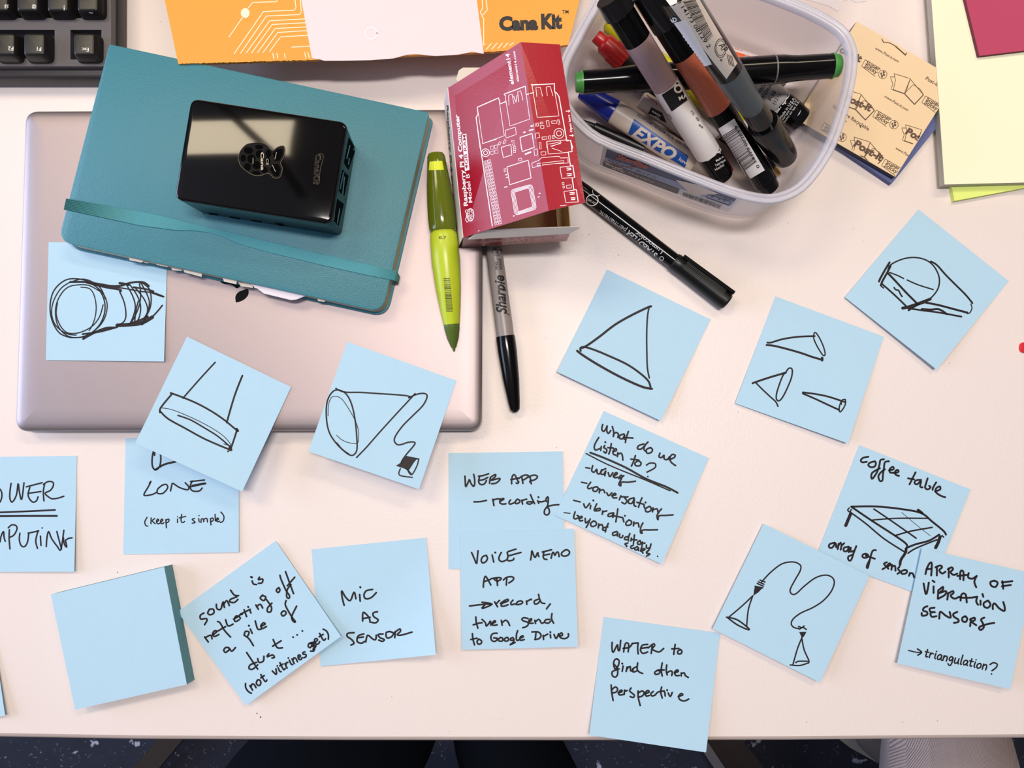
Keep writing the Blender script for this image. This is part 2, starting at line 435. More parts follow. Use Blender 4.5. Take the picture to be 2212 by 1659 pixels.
# drum drawing, on the laptop under the notebook
LT = .0151
n = note('sticky_note', 'blue sticky note with a scribbled drum tube drawing, tucked under the teal notebook', [(105, 523), (362, 528), (354.5, 781), (99, 778)], LT, .0015, 'right')
I = Ink(0, 380, 3.95).lines('''600,1380 520,1350 470,1290 435,1200 428,1100 450,1000 500,930 570,885 650,878 740,895 820,945 870,1010 895,1090 890,1180 850,1270 780,1340 700,1375 600,1380
/w2.6 600,905 520,960 460,1060 440,1160 460,1250 510,1310 580,1350 650,1358
/w2.4 690,950 760,960 800,1010 820,1100 815,1190 790,1270 760,1320
/w2.6 860,990 760,935 660,930 580,950 520,1010 480,1100 475,1200 500,1290 560,1355 640,1380 740,1360 830,1300 890,1220 915,1120 900,1040 850,970 780,920
/w2.6 490,1080 480,1180 510,1270 560,1330 620,1345 700,1330 790,1280 850,1200 880,1100
/w2.6 620,900 700,880 780,900 860,960 900,1050
/w4.5 600,905 740,905 860,925 960,940 1040,935 1100,915 1170,905 1230,910 1270,940
/w4.5 740,910 900,950 1020,970 1030,985 /w3 860,930 1060,960 1200,985 1320,1000 1420,1040 /w4.5 1280,990 1420,1040
/w4 1140,950 1240,965 1310,985 /w5 1020,915 1060,920 1100,930
/1020,985 1060,1080 1075,1180 1060,1240 1010,1275 /1080,930 1130,1020 1155,1110 1140,1190 1110,1260 /1110,930 1170,1020 1200,1110 1190,1200 1170,1240
/1190,920 1200,1000 1190,1100 1150,1200 1120,1250 /1150,950 1200,1010 1240,1070 1260,1140 1240,1220 1200,1260
/1200,910 1250,1000 1275,1080 1260,1160 1220,1230 /1210,910 1270,960 1290,1040 1280,1130 1240,1210 /1180,1070 1160,1150 1150,1240
/w5 710,1390 800,1340 900,1300 980,1295 /w4 705,1350 850,1330 1000,1290 /w8 1000,1275 1100,1270 1210,1255 1300,1205
/w3.5 1210,1270 1290,1210 1340,1160 1385,1105 /w5 1100,1265 1200,1230 1260,1200''', 3)
write(n, I, 'drawing')
# lampshade-like hanging drum
n = note('sticky_note', 'blue sticky note with a hanging drum on two lines, over the laptop front-left edge', [(404, 727), (629, 836), (523, 1062), (292, 957)], .0156, .007)
I = Ink(260, 700, 5.027).lines('''w3.4 1030,415 860,600 680,805 /w4 1325,560 1240,780 1155,1070 /w4 545,750 565,755 700,805 860,875 1010,960 1120,1035 1200,1100 1265,1155
/w4 565,755 500,830 435,915 430,960 /w1.6 440,910 560,930 760,1010 960,1110 1100,1200 1180,1280 1195,1320 1120,1300
/w3.4 625,992 760,1040 900,1120 1060,1220 1200,1340 /w4 430,945 520,1030 700,1130 900,1240 1080,1320 1190,1365
/w4 1265,1155 1235,1250 1200,1350 /w6 1260,1140 1275,1160 /w7 1190,1345 1200,1365 /w3 1165,1385 1200,1360''', 3)
write(n, I, 'drawing')
# cone with cable and plug
n = note('sticky_note', 'blue sticky note with a cone and wavy cable drawing, over the laptop front edge', [(750, 738), (986, 822), (905, 1057), (666, 975)], .0156, .006)
I = Ink(640, 720, 5.027).lines('''w3.4 430,597 455,615 540,640 700,642 900,655 1100,668 1210,680 1245,695
/w3.4 450,612 400,630 350,700 327,800 330,950 360,1080 430,1190 520,1280 590,1325 635,1310 660,1250 655,1100 640,950 610,800 570,700 520,640 450,612
/w1.6 345,900 350,780 380,700 430,685 490,710 550,790 610,890 650,970 675,1060 675,1150 660,1195 580,1190 500,1160 435,1105
/w3 440,1190 500,1260 575,1315 /w3.3 1290,655 1240,710 1100,860 900,1080 760,1240 655,1348
/w3.4 1220,700 1300,665 1370,652 1415,665 1415,710 1370,790 1270,890 1160,1000 1080,1110 1065,1170 1100,1210 1150,1205 1210,1185 1270,1180 1290,1195 1260,1240 1200,1310 1150,1380 1140,1410
/1130,1470 1120,1540 1260,1565 /1330,1365 1310,1440 1255,1535 1215,1500 /1290,1360 1330,1365 /1140,1450 1200,1475 1250,1530''', 3)
I.poly([(1190, 1330), (1320, 1355), (1280, 1400), (1215, 1500), (1180, 1470), (1080, 1440), (1140, 1400)])
write(n, I, 'drawing')
n = note('sticky_note', 'blue sticky note with one large cone, right of the grey marker with black cap', [(1311, 582), (1535, 690), (1427, 909), (1203, 803)], .0002, .005)
I = Ink(1000, 620, 3.95).lines('''w5 1605,165 1575,175 1440,240 1300,320 1170,420 1080,485 1030,515 1005,520 /w3.5 1590,165 1575,250 1568,400 1570,600 1575,700 1590,775
/w4.5 1005,545 1003,520 1040,512 1130,540 1250,590 1400,660 1510,735 1580,800 1600,850 /w5.2 975,545 1020,580 1130,650 1280,735 1420,805 1540,855 1612,868''')
write(n, I, 'drawing')
n = note('sticky_note', 'blue sticky note with three small cones, below the black permanent marker cap', [(1675, 640), (1909, 727), (1832, 958), (1588, 871)], .0002, .005, 'right')
I = Ink(1560, 620, 5.027).lines('''w4 490,603 530,603 640,570 760,548 880,537 1005,533 /w4.5 482,630 560,638 700,672 860,718 980,760 1085,790 /w6 1085,770 1085,795
/990,540 1000,500 1020,500 1060,560 1100,650 1117,720 1110,745 1085,730 1040,660 1005,590 990,540 /w4.5 330,1045 370,1030 520,980 690,930
/w3.4 365,1040 440,1115 520,1190 580,1245 605,1295 /w3.4 690,930 715,890 745,880 762,910 750,990 710,1090 660,1190 620,1235 590,1220 590,1160 620,1060 660,960 690,930
/w4 880,1145 1000,1160 1150,1190 1335,1250 /w4 880,1158 1000,1210 1150,1280 1270,1335 /1335,1220 1300,1230 1275,1290 1270,1340 1285,1355 1320,1310 1340,1260 1335,1220
/w2.5 1295,1240 1295,1275 /w6 880,1148 882,1156''')
write(n, I, 'drawing')
n = note('sticky_note', 'blue sticky note with a rounded speaker drawing, topmost at the right side', [(1984, 452), (2179, 607), (2023, 798), (1825, 642)], .0002, .005, 'right')
I = Ink(1800, 440, 4.609).lines('''w3.2 540,690 560,620 640,570 740,540 830,537 920,560 990,610 1040,690 1057,770 1040,850 990,920 930,965 860,985
/w4 970,575 1030,610 1120,710 1230,820 1320,910 1385,990 /w2.5 1370,998 1380,1040 1360,1085 1335,1095 /w4.6 540,690 600,750 720,880 830,990
/560,685 640,715 700,745 /735,760 850,810 995,855 /w4.6 560,585 520,650 470,740 455,775 /w4.6 570,620 540,680 490,770 475,810 /470,815 500,840
/w4 480,795 600,900 730,1025 /w6.5 690,1040 740,1030 830,1000 900,975 965,950 /w5 750,1060 830,1010 900,985 /w4.6 920,985 1050,1010 1200,1050 1335,1085
/w4 740,1040 870,1060 1060,1085 1275,1125 /w4.5 880,1050 970,1055 1040,1050 1090,1070 1130,1100 /w3.5 605,835 620,855 650,865 665,895 685,925''')
write(n, I, 'drawing')
n = note('sticky_note', 'blue sticky note reading POWER COMPUTING, cut off by the left edge', [(-84, 988), (166, 984.5), (160.5, 1235), (-88, 1236)], .0002, .003, 'right')
I = Ink(0, 920, 3.95).lines('''-20,540 0,540 15,570 15,610 0,650 -20,655 /95,490 85,560 85,620 105,650 140,590 155,490 165,560 185,630 205,485
/225,520 360,485 /255,525 240,580 250,620 280,650 310,640 325,605 /245,575 350,560 /380,500 370,560 375,640
/370,500 410,475 450,480 455,510 430,550 385,575 420,610 450,622 500,615 545,600 /w4 -10,738 250,728 470,717 /w4.5 -10,770 250,768 485,768
/0,990 10,940 30,900 35,950 45,985 /80,885 78,960 85,1050 /70,870 100,845 135,850 145,880 120,930 85,950 /170,915 165,970 180,1020 210,1030 235,990 245,920
/240,915 290,905 330,895 /325,895 305,980 320,1045 /345,940 350,1020 /360,870 360,872 /395,1030 400,960 415,900 440,960 490,1030 520,1055 545,890
/485,900 500,960 525,1050 /540,950 550,1010 570,1035 560,985 /560,975 585,960 615,955''', 3.4)
I.lines('-150,490 -160,650/-165,490 -120,480 -100,520 -150,570/-150,870 -190,900 -200,980 -150,1040 -120,1020/-90,900 -110,960 -80,1030 -50,980 -60,910 -90,900', 3.4)
write(n, I)
n = note('sticky_note', 'blue sticky note reading CONE (keep it simple), partly under another note', [(271, 947), (516, 944), (516, 1193), (266, 1197.5)], .0002, .0012, 'right')
I = Ink(0, 920, 3.95).lines('''1275,490 1290,470 1265,520 1230,580 1240,595 1300,585 1330,570 /1385,505 1345,540 1345,575 1390,575 1430,530 1420,500 1385,505 /1455,555 1465,510 1475,490 1530,525 1600,545 1610,520 1580,485
/1625,475 1745,462 /1640,470 1622,520 1645,555 1700,555 1725,530 /1625,520 1755,492 /1640,508 1750,488''', 3.4)
I.lines('''1255,780 1235,820 1245,850 1262,855 /1290,785 1288,835 /1320,790 1300,810 1325,835 /1335,820 1355,805 1345,795 1335,815 1345,835 1365,830 /1370,820 1390,805 1380,795 1370,812 1380,835 1400,825
/1415,800 1420,870 /1415,805 1440,795 1440,815 1420,828 /1515,795 1515,825 /1515,775 1516,776 /1550,755 1545,810 1560,825 1575,815 /1530,785 1585,772 /1660,790 1640,797 1655,812 1665,825 1640,830
/1695,790 1700,820 /1698,765 1699,766 /1715,825 1718,795 1735,795 1738,820 1742,795 1765,790 1770,820 /1795,790 1800,845 /1795,795 1815,785 1820,805 1800,818 /1835,755 1838,812 /1845,808 1865,795 1855,785 1845,805 1860,818 1875,812
/1885,735 1910,770 1905,810 1880,825 /w3.6 1320,180 1300,260 1300,340 1325,375 1360,350 1372,290 1368,220 /w4 1322,180 1318,250 /w4.4 1325,375 1400,330 1500,305''', 2.8)
write(n, I)
n = note('sticky_note', 'blue sticky note reading MIC AS SENSOR, with one corner curled up', [(672.7, 1186.7), (920.8, 1161.3), (941.3, 1414.2), (692.7, 1439.5)], .0002, .009, 'corner')
I = Ink(370, 1140, 3.749).lines('''1400,628 1385,570 1380,510 1410,560 1450,590 1480,520 1495,575 /1525,540 1530,595 /w4.4 1530,480 1532,484 /1630,500 1580,510 1560,545 1575,575 1620,565 1660,525
/1550,755 1550,705 1560,685 1600,725 1610,765 /1555,735 1610,725 /1670,680 1635,690 1640,720 1675,745 1655,770 1620,765
/1480,850 1430,855 1425,880 1460,905 1480,935 1455,950 /1560,860 1515,875 1505,920 1540,935 1565,920 /1510,890 1555,885 /1575,925 1590,870 1630,900 1655,905 1660,870
/1715,860 1675,865 1690,890 1725,905 1710,920 1680,910 /1770,840 1740,850 1745,890 1780,885 1800,855 1770,840 /1815,840 1810,890 /1805,850 1850,820 1855,840 1830,865 1860,870 1950,845''', 3.9)
write(n, I)
n = note('sticky_note', 'tilted blue sticky note reading sound is reflecting off a pile of dust', [(383.3, 1321.4), (595.4, 1168), (736.8, 1374.7), (530.8, 1524.1)], .0016, .003)
I = Ink(370, 1140, 3.749)
I.lines('''265,690 235,710 240,740 280,735 290,750 270,785 /310,660 295,690 315,705 345,690 340,660 310,660 /365,620 370,655 400,660 415,610 /420,600 430,645 /425,620 450,590 470,630 /530,560 480,580 475,600 510,605 540,580 /480,505 510,545 545,550
/w4.4 645,398 655,402 /655,430 665,455 690,460 /715,400 705,420 740,415 735,445 705,450
/270,885 300,925 /275,890 320,870 330,900 /340,865 370,840 350,835 335,860 350,880 385,865 /375,760 395,770 430,830 480,885 /380,835 440,800 /440,745 460,795 500,780 /505,740 540,720 525,715 510,740 520,760 550,745 /575,700 550,710 560,735 /590,665 610,720 /560,700 640,660 /635,665 645,690 /w4.4 622,640 624,643
/685,625 705,660 /690,640 720,620 740,650 /740,545 720,570 750,590 765,560 740,550 /765,575 810,640 805,680 780,680 780,650 815,610
/870,485 850,505 865,525 880,505 870,485 /880,385 890,420 930,510 955,545 955,570 935,560 940,500 970,460 /925,355 945,410 985,520 990,535 /940,470 1000,400
/440,970 425,990 440,1010 470,985 460,970 440,970 /470,975 490,1000 520,970 /590,870 630,900 665,955 /590,870 600,840 630,845 620,875 /640,820 655,855 /w4.4 628,792 630,795 /680,755 700,820 730,820 /725,800 760,780 745,770 725,795 740,815 770,800
/905,675 890,695 905,715 930,695 920,675 905,675 /930,590 925,630 975,720 1005,760 990,760 975,720 1015,635
/690,1090 640,1110 630,1140 660,1145 700,1110 /610,1010 650,1070 700,1145 /700,1060 710,1090 745,1080 750,1040 /790,1020 775,1045 820,1030 835,1050 815,1055 /825,905 850,960 870,975 900,972 /820,960 890,915''', 3.9)
for a in (('(not', 625, 1340, 775, 1235, 46), ('vitrines', 835, 1195, 1100, 1040, 42), ('get)', 1115, 985, 1285, 880, 44)):
    I.hand(*a, w=3.8)
for x, y in ((985, 885), (1018, 867), (1060, 835)): I.line([(x, y), (x+3, y+2)], 4)
I.line('1125,935 1160,930 1135,960 1170,955 1150,985', 5)
write(n, I)
n = note('sticky_note', 'blue sticky note reading WEB APP recording, partly under the one below', [(969, 978.7), (1215.3, 975), (1219.5, 1226), (969, 1229)], .0006, .0004)
I = Ink(940, 940, 6.144).lines('''395,545 400,620 407,685 440,620 455,590 475,640 510,680 525,640 522,570 510,520 /575,545 640,535 710,512 /590,550 578,600 585,640 620,658 660,640 680,600 /585,600 640,590 700,560 /735,560 725,600 722,640
/740,555 790,525 805,530 790,560 740,600 800,585 855,575 855,595 810,635 750,645 /1015,645 1015,600 1025,545 1045,525 1065,540 1105,625 /1005,590 1060,580 1100,570 /1075,635 1095,640 1110,620 /1150,560 1165,640 /1110,575 1150,545 1195,530 1235,535 1225,560 1180,590 1160,595
/1260,560 1275,645 /1235,560 1270,540 1320,530 1355,545 1345,575 1300,600 1270,600 1255,620 /765,850 780,935 /770,860 830,845 870,850 /860,880 910,850 900,840 865,860 860,900 900,915 940,910 /1000,860 980,890 990,915 1030,905 1060,890
/1090,850 1065,880 1075,910 1115,895 1125,870 1095,850 /1150,860 1160,915 /1155,870 1190,855 1215,850 /1300,885 1230,885 1220,905 1260,915 1300,890 /1265,790 1290,850 1320,910 /1360,870 1375,905 /w4.4 1370,822 1372,826 /1375,880 1410,885 1450,875
/1490,820 1470,850 1475,880 1500,870 1500,830 1490,820 /1500,870 1490,940 1455,990 1450,1040 1485,1060 1515,1030 1510,980 1490,950 1560,930 1640,922 /515,885 600,882 680,866''', 3.8)
write(n, I)
n = note('sticky_note', 'blue sticky note reading VOICE MEMO APP, overlapping the note above it', [(993.3, 1148), (1240, 1142.3), (1248.3, 1397), (997.5, 1403.6)], .0018, .002, 'right')
I = Ink(940, 1130, 5.53).lines('''435,350 470,430 495,485 505,400 512,330 /610,385 570,400 550,440 565,475 605,460 625,420 610,385 /680,380 700,465 /w4.4 715,350 720,353 /790,350 765,400 765,440 800,460 850,440 /870,340 965,310 /880,390 1025,350 /860,350 870,400 860,430 880,450 930,440 940,420
/1140,440 1150,380 1155,330 1175,380 1195,410 1225,350 1230,380 1240,400 /1280,345 1390,318 /1300,345 1290,390 1300,425 1335,435 /1290,385 1370,370 /1385,420 1400,360 1415,350 1430,385 1450,350 1470,350 1480,400 /1555,320 1515,350 1510,380 1545,395 1590,380 1605,345 1580,320 1555,320
/575,765 580,700 595,640 615,650 665,740 /580,700 640,680 680,660 /735,660 745,745 /690,660 760,650 790,665 740,700 /700,665 730,690 /855,660 850,740 /815,680 850,650 900,640 935,650 930,680 880,715
/410,990 600,968 680,968 /560,945 680,968 560,1020 590,980 /710,940 745,1000 /725,970 760,930 770,925 /780,960 820,930 865,910 870,930 800,960 790,990 830,990 870,975 /930,920 905,950 910,975 950,965 /990,935 965,970 1010,970 1045,950 1030,930 990,935
/1090,930 1095,970 /1090,940 1140,910 1150,915 /1230,910 1185,930 1190,965 1225,960 1250,930 /1235,850 1245,900 1270,950 1310,960 /1375,965 1355,990 1330,1025
/485,1120 490,1180 510,1255 /455,1215 520,1195 560,1190 /560,1150 600,1190 610,1230 640,1200 660,1170 665,1220 /680,1200 720,1180 710,1165 685,1190 690,1220 740,1215 /790,1160 800,1220 /800,1190 840,1160 870,1180 890,1225
/1110,1140 1060,1130 1035,1150 1060,1170 1105,1185 1110,1215 1080,1240 1045,1250 /1110,1185 1150,1160 1145,1140 1120,1165 1130,1195 1170,1195 /1190,1160 1200,1200 /1195,1180 1240,1150 1270,1195 1300,1185 /1370,1150 1320,1155 1310,1185 1350,1195 1380,1170 /1395,1080 1390,1140 1415,1195
/445,1320 450,1380 470,1455 /425,1390 500,1375 /520,1385 500,1415 515,1445 545,1440 555,1410 525,1385 /740,1315 690,1320 665,1360 680,1405 720,1410 745,1380 700,1370 /780,1365 755,1390 770,1410 805,1405 805,1375 780,1365 /850,1365 825,1390 840,1410 875,1400 870,1370 850,1365
/930,1365 900,1380 905,1400 935,1395 940,1370 935,1420 890,1455 955,1425 /985,1285 970,1340 975,1400 1010,1390 /1010,1375 1050,1360 1045,1345 1015,1365 1020,1400 1065,1390 /1205,1310 1195,1390 /1155,1300 1230,1300 1265,1340 1240,1380 1190,1390 /1290,1340 1295,1390 /1290,1355 1345,1325
/1375,1330 1380,1370 /w4.4 1375,1300 1377,1303 /1420,1330 1445,1380 1475,1320 /1480,1350 1520,1340 1510,1310 1485,1335 1500,1370 1550,1380 1590,1355 1590,1320''', 3.8)
write(n, I)
n = note('sticky_note', 'tilted blue sticky note reading What do we listen to, with a list below', [(1304, 887.6), (1531.4, 989.6), (1429.6, 1219), (1198.3, 1112.8)], .0002, .005, 'right')
I = Ink(1200, 880, 4.608)
I.lines('''470,170 460,215 480,240 505,205 515,180 510,230 525,260 550,230 /565,190 580,250 575,290 /575,270 600,250 625,265 620,300 /680,265 640,280 640,310 670,310 690,270 680,310 695,320 /725,240 705,300 695,350 /690,300 770,305
/880,365 830,380 815,410 850,415 885,385 /920,345 890,380 880,420 905,440 /945,400 905,420 910,455 950,450 965,420 945,400 /1040,455 1030,490 1055,500 1080,475 1080,510 1110,520 1135,490 /1130,520 1180,500 1190,475 1160,470 1140,500 1150,545 1195,580
/430,300 395,360 385,400 400,425 440,410 /455,390 450,430 /w4.4 495,345 496,348 /490,380 480,400 510,420 500,455 480,440 /555,360 545,420 530,465 /520,400 575,405 /570,440 605,430 600,410 575,430 575,465 600,475 /620,450 615,490 /620,470 650,455 665,480 670,525
/795,480 780,530 755,585 /750,515 830,525 /820,530 790,555 800,580 840,580 850,550 820,530 /370,580 360,630 385,645 410,615 415,655 440,660 460,620 /500,610 460,630 450,660 480,665 500,630 490,680 /525,650 540,690 570,650 /575,690 615,660 600,650 575,680 590,700 620,695
/630,710 665,690 650,675 630,705 /680,680 665,690 650,720 630,765 650,780 655,745 720,745 795,735
/350,745 320,790 330,810 360,800 /410,790 375,800 375,830 405,835 425,805 410,790 /440,810 435,850 /440,830 475,820 490,850 /510,850 530,880 560,850 /560,880 600,870 590,855 565,875 575,900 610,900 /650,880 635,920 /650,890 690,890 /720,890 690,900 710,930 690,960 660,945
/780,900 735,915 725,950 760,955 785,910 780,970 800,985 /860,900 840,950 825,995 /810,945 880,965 /880,970 885,1000 /w4.4 895,945 896,948 /935,985 895,1010 905,1040 945,1030 950,1000 935,985 /970,1000 965,1040 /970,1020 1010,1010 1020,1045 /1055,1010 1030,1040 1010,1080 1020,1120 1030,1080 1100,1075 1170,1070
/280,960 300,1000 340,955 /350,975 345,1010 /w4.4 375,925 377,928 /410,960 385,1020 400,1030 440,1025 440,1005 400,1015 /470,1030 465,1065 /470,1040 510,1030 /575,1050 530,1060 525,1085 560,1080 580,1050 570,1095 /620,1010 610,1080 600,1140 /580,1080 660,1095 /670,1100 680,1140 /w4.4 690,1078 691,1080
/730,1120 700,1150 710,1175 750,1165 755,1135 730,1120 /780,1140 775,1180 /780,1160 820,1150 830,1190 /870,1150 850,1190 845,1240 860,1255 865,1222 940,1220 1015,1218
/195,1040 180,1095 200,1110 235,1090 215,1075 /235,1110 265,1095 255,1085 235,1110 245,1130 270,1125 /295,1105 300,1150 330,1130 /345,1110 325,1160 305,1195 /380,1130 350,1155 360,1185 400,1175 405,1145 380,1130 /430,1160 425,1200 /430,1180 460,1165 475,1205 /520,1190 475,1200 470,1220 500,1225 /525,1155 505,1200 495,1240
/610,1235 570,1250 575,1275 610,1265 620,1240 615,1280 /640,1260 635,1290 660,1295 670,1275 /725,1285 690,1295 690,1315 720,1315 /740,1255 725,1300 725,1330 /755,1300 750,1330 /785,1270 780,1320 775,1355 /760,1315 810,1320 /840,1325 815,1345 825,1365 850,1355 840,1325 /865,1340 860,1375 /870,1355 890,1350 /905,1370 905,1400 930,1400 /950,1360 935,1410 905,1440
/720,1350 690,1360 710,1380 690,1395 /775,1370 750,1385 755,1405 780,1400 /815,1385 790,1400 795,1420 820,1410 825,1390 825,1425 /860,1385 845,1430 /860,1430 890,1415 875,1405 860,1430 870,1450 /930,1420 905,1450 940,1460 905,1480''', 3.8)
I.lines('''905,575 940,555 990,560 990,600 910,645 /918,688 920,690 /w4.5 345,450 500,510 700,600 900,710 1100,790 1215,850 /w3 305,460 500,560 700,645 900,725 1140,830 /300,600 342,606
/258,745 312,756 /180,925 246,942 /w2.6 85,1048 145,1055 /1015,1482 1017,1484''', 3.5)
write(n, I)
n = note('sticky_note', 'blue sticky note reading coffee table, with a table drawing and two notes over it', [(1856, 961.3), (2096.6, 1057.2), (2003, 1290), (1763, 1202)], .0002, .001, 'right')
I = Ink(1740, 940, 4.608)
I.lines('''625,215 575,225 550,250 565,270 610,265 /690,260 640,275 625,300 655,320 690,310 700,280 690,260 /780,240 745,250 735,300 710,370 670,430 655,425 660,380 700,350 740,330 /830,260 790,270 780,330 770,400 765,450 740,455 725,410 750,370 790,340 /830,350 875,340 870,315 840,335 840,370 880,375 /885,380 925,365 915,345 890,365 900,395 930,405
/1095,370 1065,430 1035,490 /1020,430 1080,440 /1150,445 1100,450 1085,475 1110,490 1150,455 1140,510 1165,520 /1215,430 1200,480 1190,520 1215,540 1245,520 1230,505 /1300,470 1270,520 1265,545 /1290,560 1340,540 1335,510 1300,530 1295,565 1340,600 1390,618
/290,1070 240,1085 235,1115 265,1120 300,1075 305,1115 /330,1080 320,1135 /325,1100 350,1070 /360,1085 350,1140 /360,1100 385,1075 /430,1110 385,1120 380,1150 410,1155 435,1115 430,1165 /450,1120 450,1160 480,1150 /505,1105 480,1170 455,1240 430,1245 425,1210 470,1190
/600,1180 570,1190 570,1215 605,1220 625,1195 600,1180 /700,1145 670,1150 650,1200 620,1320 610,1300 640,1240 /600,1200 690,1230 /810,1265 780,1280 800,1310 765,1335 /815,1310 845,1290 835,1275 810,1305 825,1330 /860,1290 855,1340 /860,1310 890,1300 895,1350 /935,1310 920,1330 940,1360 915,1380 /990,1340 955,1355 960,1380 1000,1375 1010,1350 990,1340 /1040,1370 1030,1400 /1035,1380 1065,1375 1080,1415''', 4.2)
I.lines('''w4.4 455,712 700,710 950,735 1150,775 1260,860 1370,950 1398,990 /w4.4 455,712 650,845 890,1000 1000,1080 1010,1120 /w4.4 1010,1120 1100,1085 1230,1050 1330,990
/w3.5 1020,1175 1100,1125 1310,1040 /w3.5 450,770 600,880 780,1030 990,1165 /w7 450,780 400,900 /435,725 420,745 440,765 455,740 /w6 1000,1130 995,1170 950,1240 940,1290 /w7 1340,1010 1320,1070 1295,1120 /1360,1000 1375,1015
/w3.5 680,735 850,850 1100,1025 /w1.2 955,768 1100,890 1245,1005 /665,845 900,828 1215,828 /w3.5 890,1000 1050,955 1260,918 /w6 1120,745 1160,775''', 3.2)
write(n, I)
n = note('sticky_note', 'blue sticky note with two small funnels joined by a looping tube', [(1649.5, 1130.9), (1878.5, 1244.7), (1770.8, 1474.4), (1539.3, 1358)], .0022, .0045, 'right')
I = Ink(1520, 1100, 4.1475).lines('''520,650 600,565 700,490 800,472 865,500 865,550 820,630 775,720 790,760 830,755 900,690 1000,615 1090,590 1150,610 1170,660 1140,740 1070,820 980,880 870,930 800,985 785,1030 810,1060 850,1068
/505,635 550,652 /490,650 540,672 /480,665 535,690 /460,690 530,705 /440,775 340,870 215,975 /440,775 400,900 385,1050 /w3.6 205,967 300,990 400,1065 395,1078 300,1035 225,980
/850,1050 880,1060 900,1045 /855,1075 890,1060 920,1078 /880,1150 840,1250 800,1390 /880,1160 900,1260 940,1350 942,1375 /775,1395 860,1400 942,1375 /825,1375 850,1362 930,1362''', 3.2)
I.poly([(458, 695), (530, 703), (490, 745), (445, 775), (450, 730)]).poly([(855, 1100), (920, 1098), (905, 1130), (880, 1162), (870, 1130)])
write(n, I, 'drawing')
n = note('sticky_note', 'blue sticky note reading WATER to find other perspective, hanging over the desk front edge', [(1303.8, 1332.5), (1555.5, 1367.7), (1525.2, 1625.3), (1272.9, 1587.8)], .0002, .005)
I = Ink(1240, 1300, 4.621).lines('''380,405 378,460 390,505 425,440 435,430 440,480 455,480 465,385 /495,500 505,440 520,410 545,425 540,500 /490,465 550,455 580,420 /580,415 640,410 /640,410 635,460 640,520 /735,425 690,430 670,450 665,490 690,515 735,500 /670,465 735,455 /780,440 770,515 /740,460 790,420 805,435 780,470 810,490 850,500 895,465
/1010,425 1000,480 995,525 /975,470 1045,465 /1060,475 1035,495 1040,520 1070,515 1075,490 1060,475 /430,570 405,580 395,620 410,670 440,640 450,590 430,570 /395,620 430,660 435,720 415,750 385,740 380,700 420,680 450,670 /490,640 480,695 /w4.4 480,615 482,618 /530,650 520,695 /525,670 560,645 565,690 590,680 /620,650 585,670 590,700 625,690 /635,610 630,670 650,700 685,715
/830,685 805,705 815,725 850,715 855,690 830,685 /880,610 870,680 880,740 /840,680 900,680 /925,630 920,690 930,730 /925,710 960,690 980,700 975,735 /1000,710 1040,695 1030,680 1005,700 1015,735 1050,735 /1070,710 1070,740 /1070,715 1100,710 1110,735 1140,755
/370,830 375,900 390,985 /375,880 410,850 435,870 420,900 380,910 /440,910 480,895 470,880 445,905 455,930 490,925 /505,880 500,925 /505,895 530,885 /570,860 555,890 600,930 590,955 560,945 /640,890 640,950 660,1035 /640,910 680,890 700,910 680,940 650,950 /710,920 750,900 735,885 710,910 720,940 750,935
/790,895 765,920 780,940 810,930 /875,850 865,900 880,960 /810,930 840,900 900,890 /905,900 910,940 /w4.4 928,880 930,883 /940,910 960,945 980,905 /1040,945 1085,930 1070,915 1045,940 1055,975 1100,990 1145,970''', 3.8)
write(n, I)
n = note('sticky_note', 'blue sticky note reading ARRAY OF VIBRATION SENSORS, cut off by the right edge', [(1991.5, 1184.2), (2233, 1239), (2182.5, 1488.9), (1938.2, 1433)], .0030, .004, 'right')
I = Ink(1912, 1160, 4.88).lines('''425,390 440,330 470,275 490,275 490,340 485,405 /435,340 490,335 /545,310 545,405 /530,320 580,300 600,320 570,350 600,385 635,365 /670,330 670,425 /660,340 700,320 715,340 690,370 720,400 760,385 /790,445 790,390 800,355 825,370 825,455 /760,410 860,400 /880,380 875,425 915,440 960,415 /965,410 940,470 960,530
/1150,460 1110,475 1120,515 1165,525 1185,480 1150,460 /1235,465 1245,545 /1230,480 1340,465 /1230,520 1325,505 /405,490 430,605 450,540 460,480 /510,520 510,590 /500,460 520,475 /560,560 555,650 /570,555 610,525 605,560 570,590 640,570 630,610 560,650 /665,590 655,660 /660,600 710,570 720,590 690,620 730,650 780,630
/795,670 800,620 820,595 850,610 860,690 /790,640 900,640 970,630 /970,630 960,680 980,715 /1005,670 1005,715 /1025,600 1035,630 /1085,670 1040,695 1045,735 1085,745 1110,710 1085,670 /1135,760 1135,720 1155,700 1200,750 1255,780 1260,740 1245,685
/445,730 410,745 400,775 440,790 440,820 390,830 385,800 /520,745 470,755 480,790 530,790 480,800 490,840 540,835 /570,860 575,800 590,790 640,830 690,850 680,790 /760,790 720,810 725,840 770,870 770,895 725,905 /845,835 815,850 815,885 850,895 865,860 845,835 /905,860 895,940 /895,870 940,850 945,875 915,895 960,930
/1045,850 1010,870 1030,910 1040,950 1010,980 990,965 1000,945 1070,920 1150,905''', 4.4)
I.lines('w2.8 245,1195 330,1215 385,1215 /340,1180 385,1215 345,1245 /1105,1345 1140,1325 1180,1340 1170,1375 1125,1410 /1120,1443 1122,1445', 3.4).hand('triangulation', 410, 1258, 1065, 1400, 55, w=3.2)
write(n, I)
note('sticky_note', 'sliver of a blank blue sticky note at the far lower-left edge of the frame', [(-272, 1332), (-25, 1298), (11, 1546), (-237, 1580)], .0002, .004, 'right')

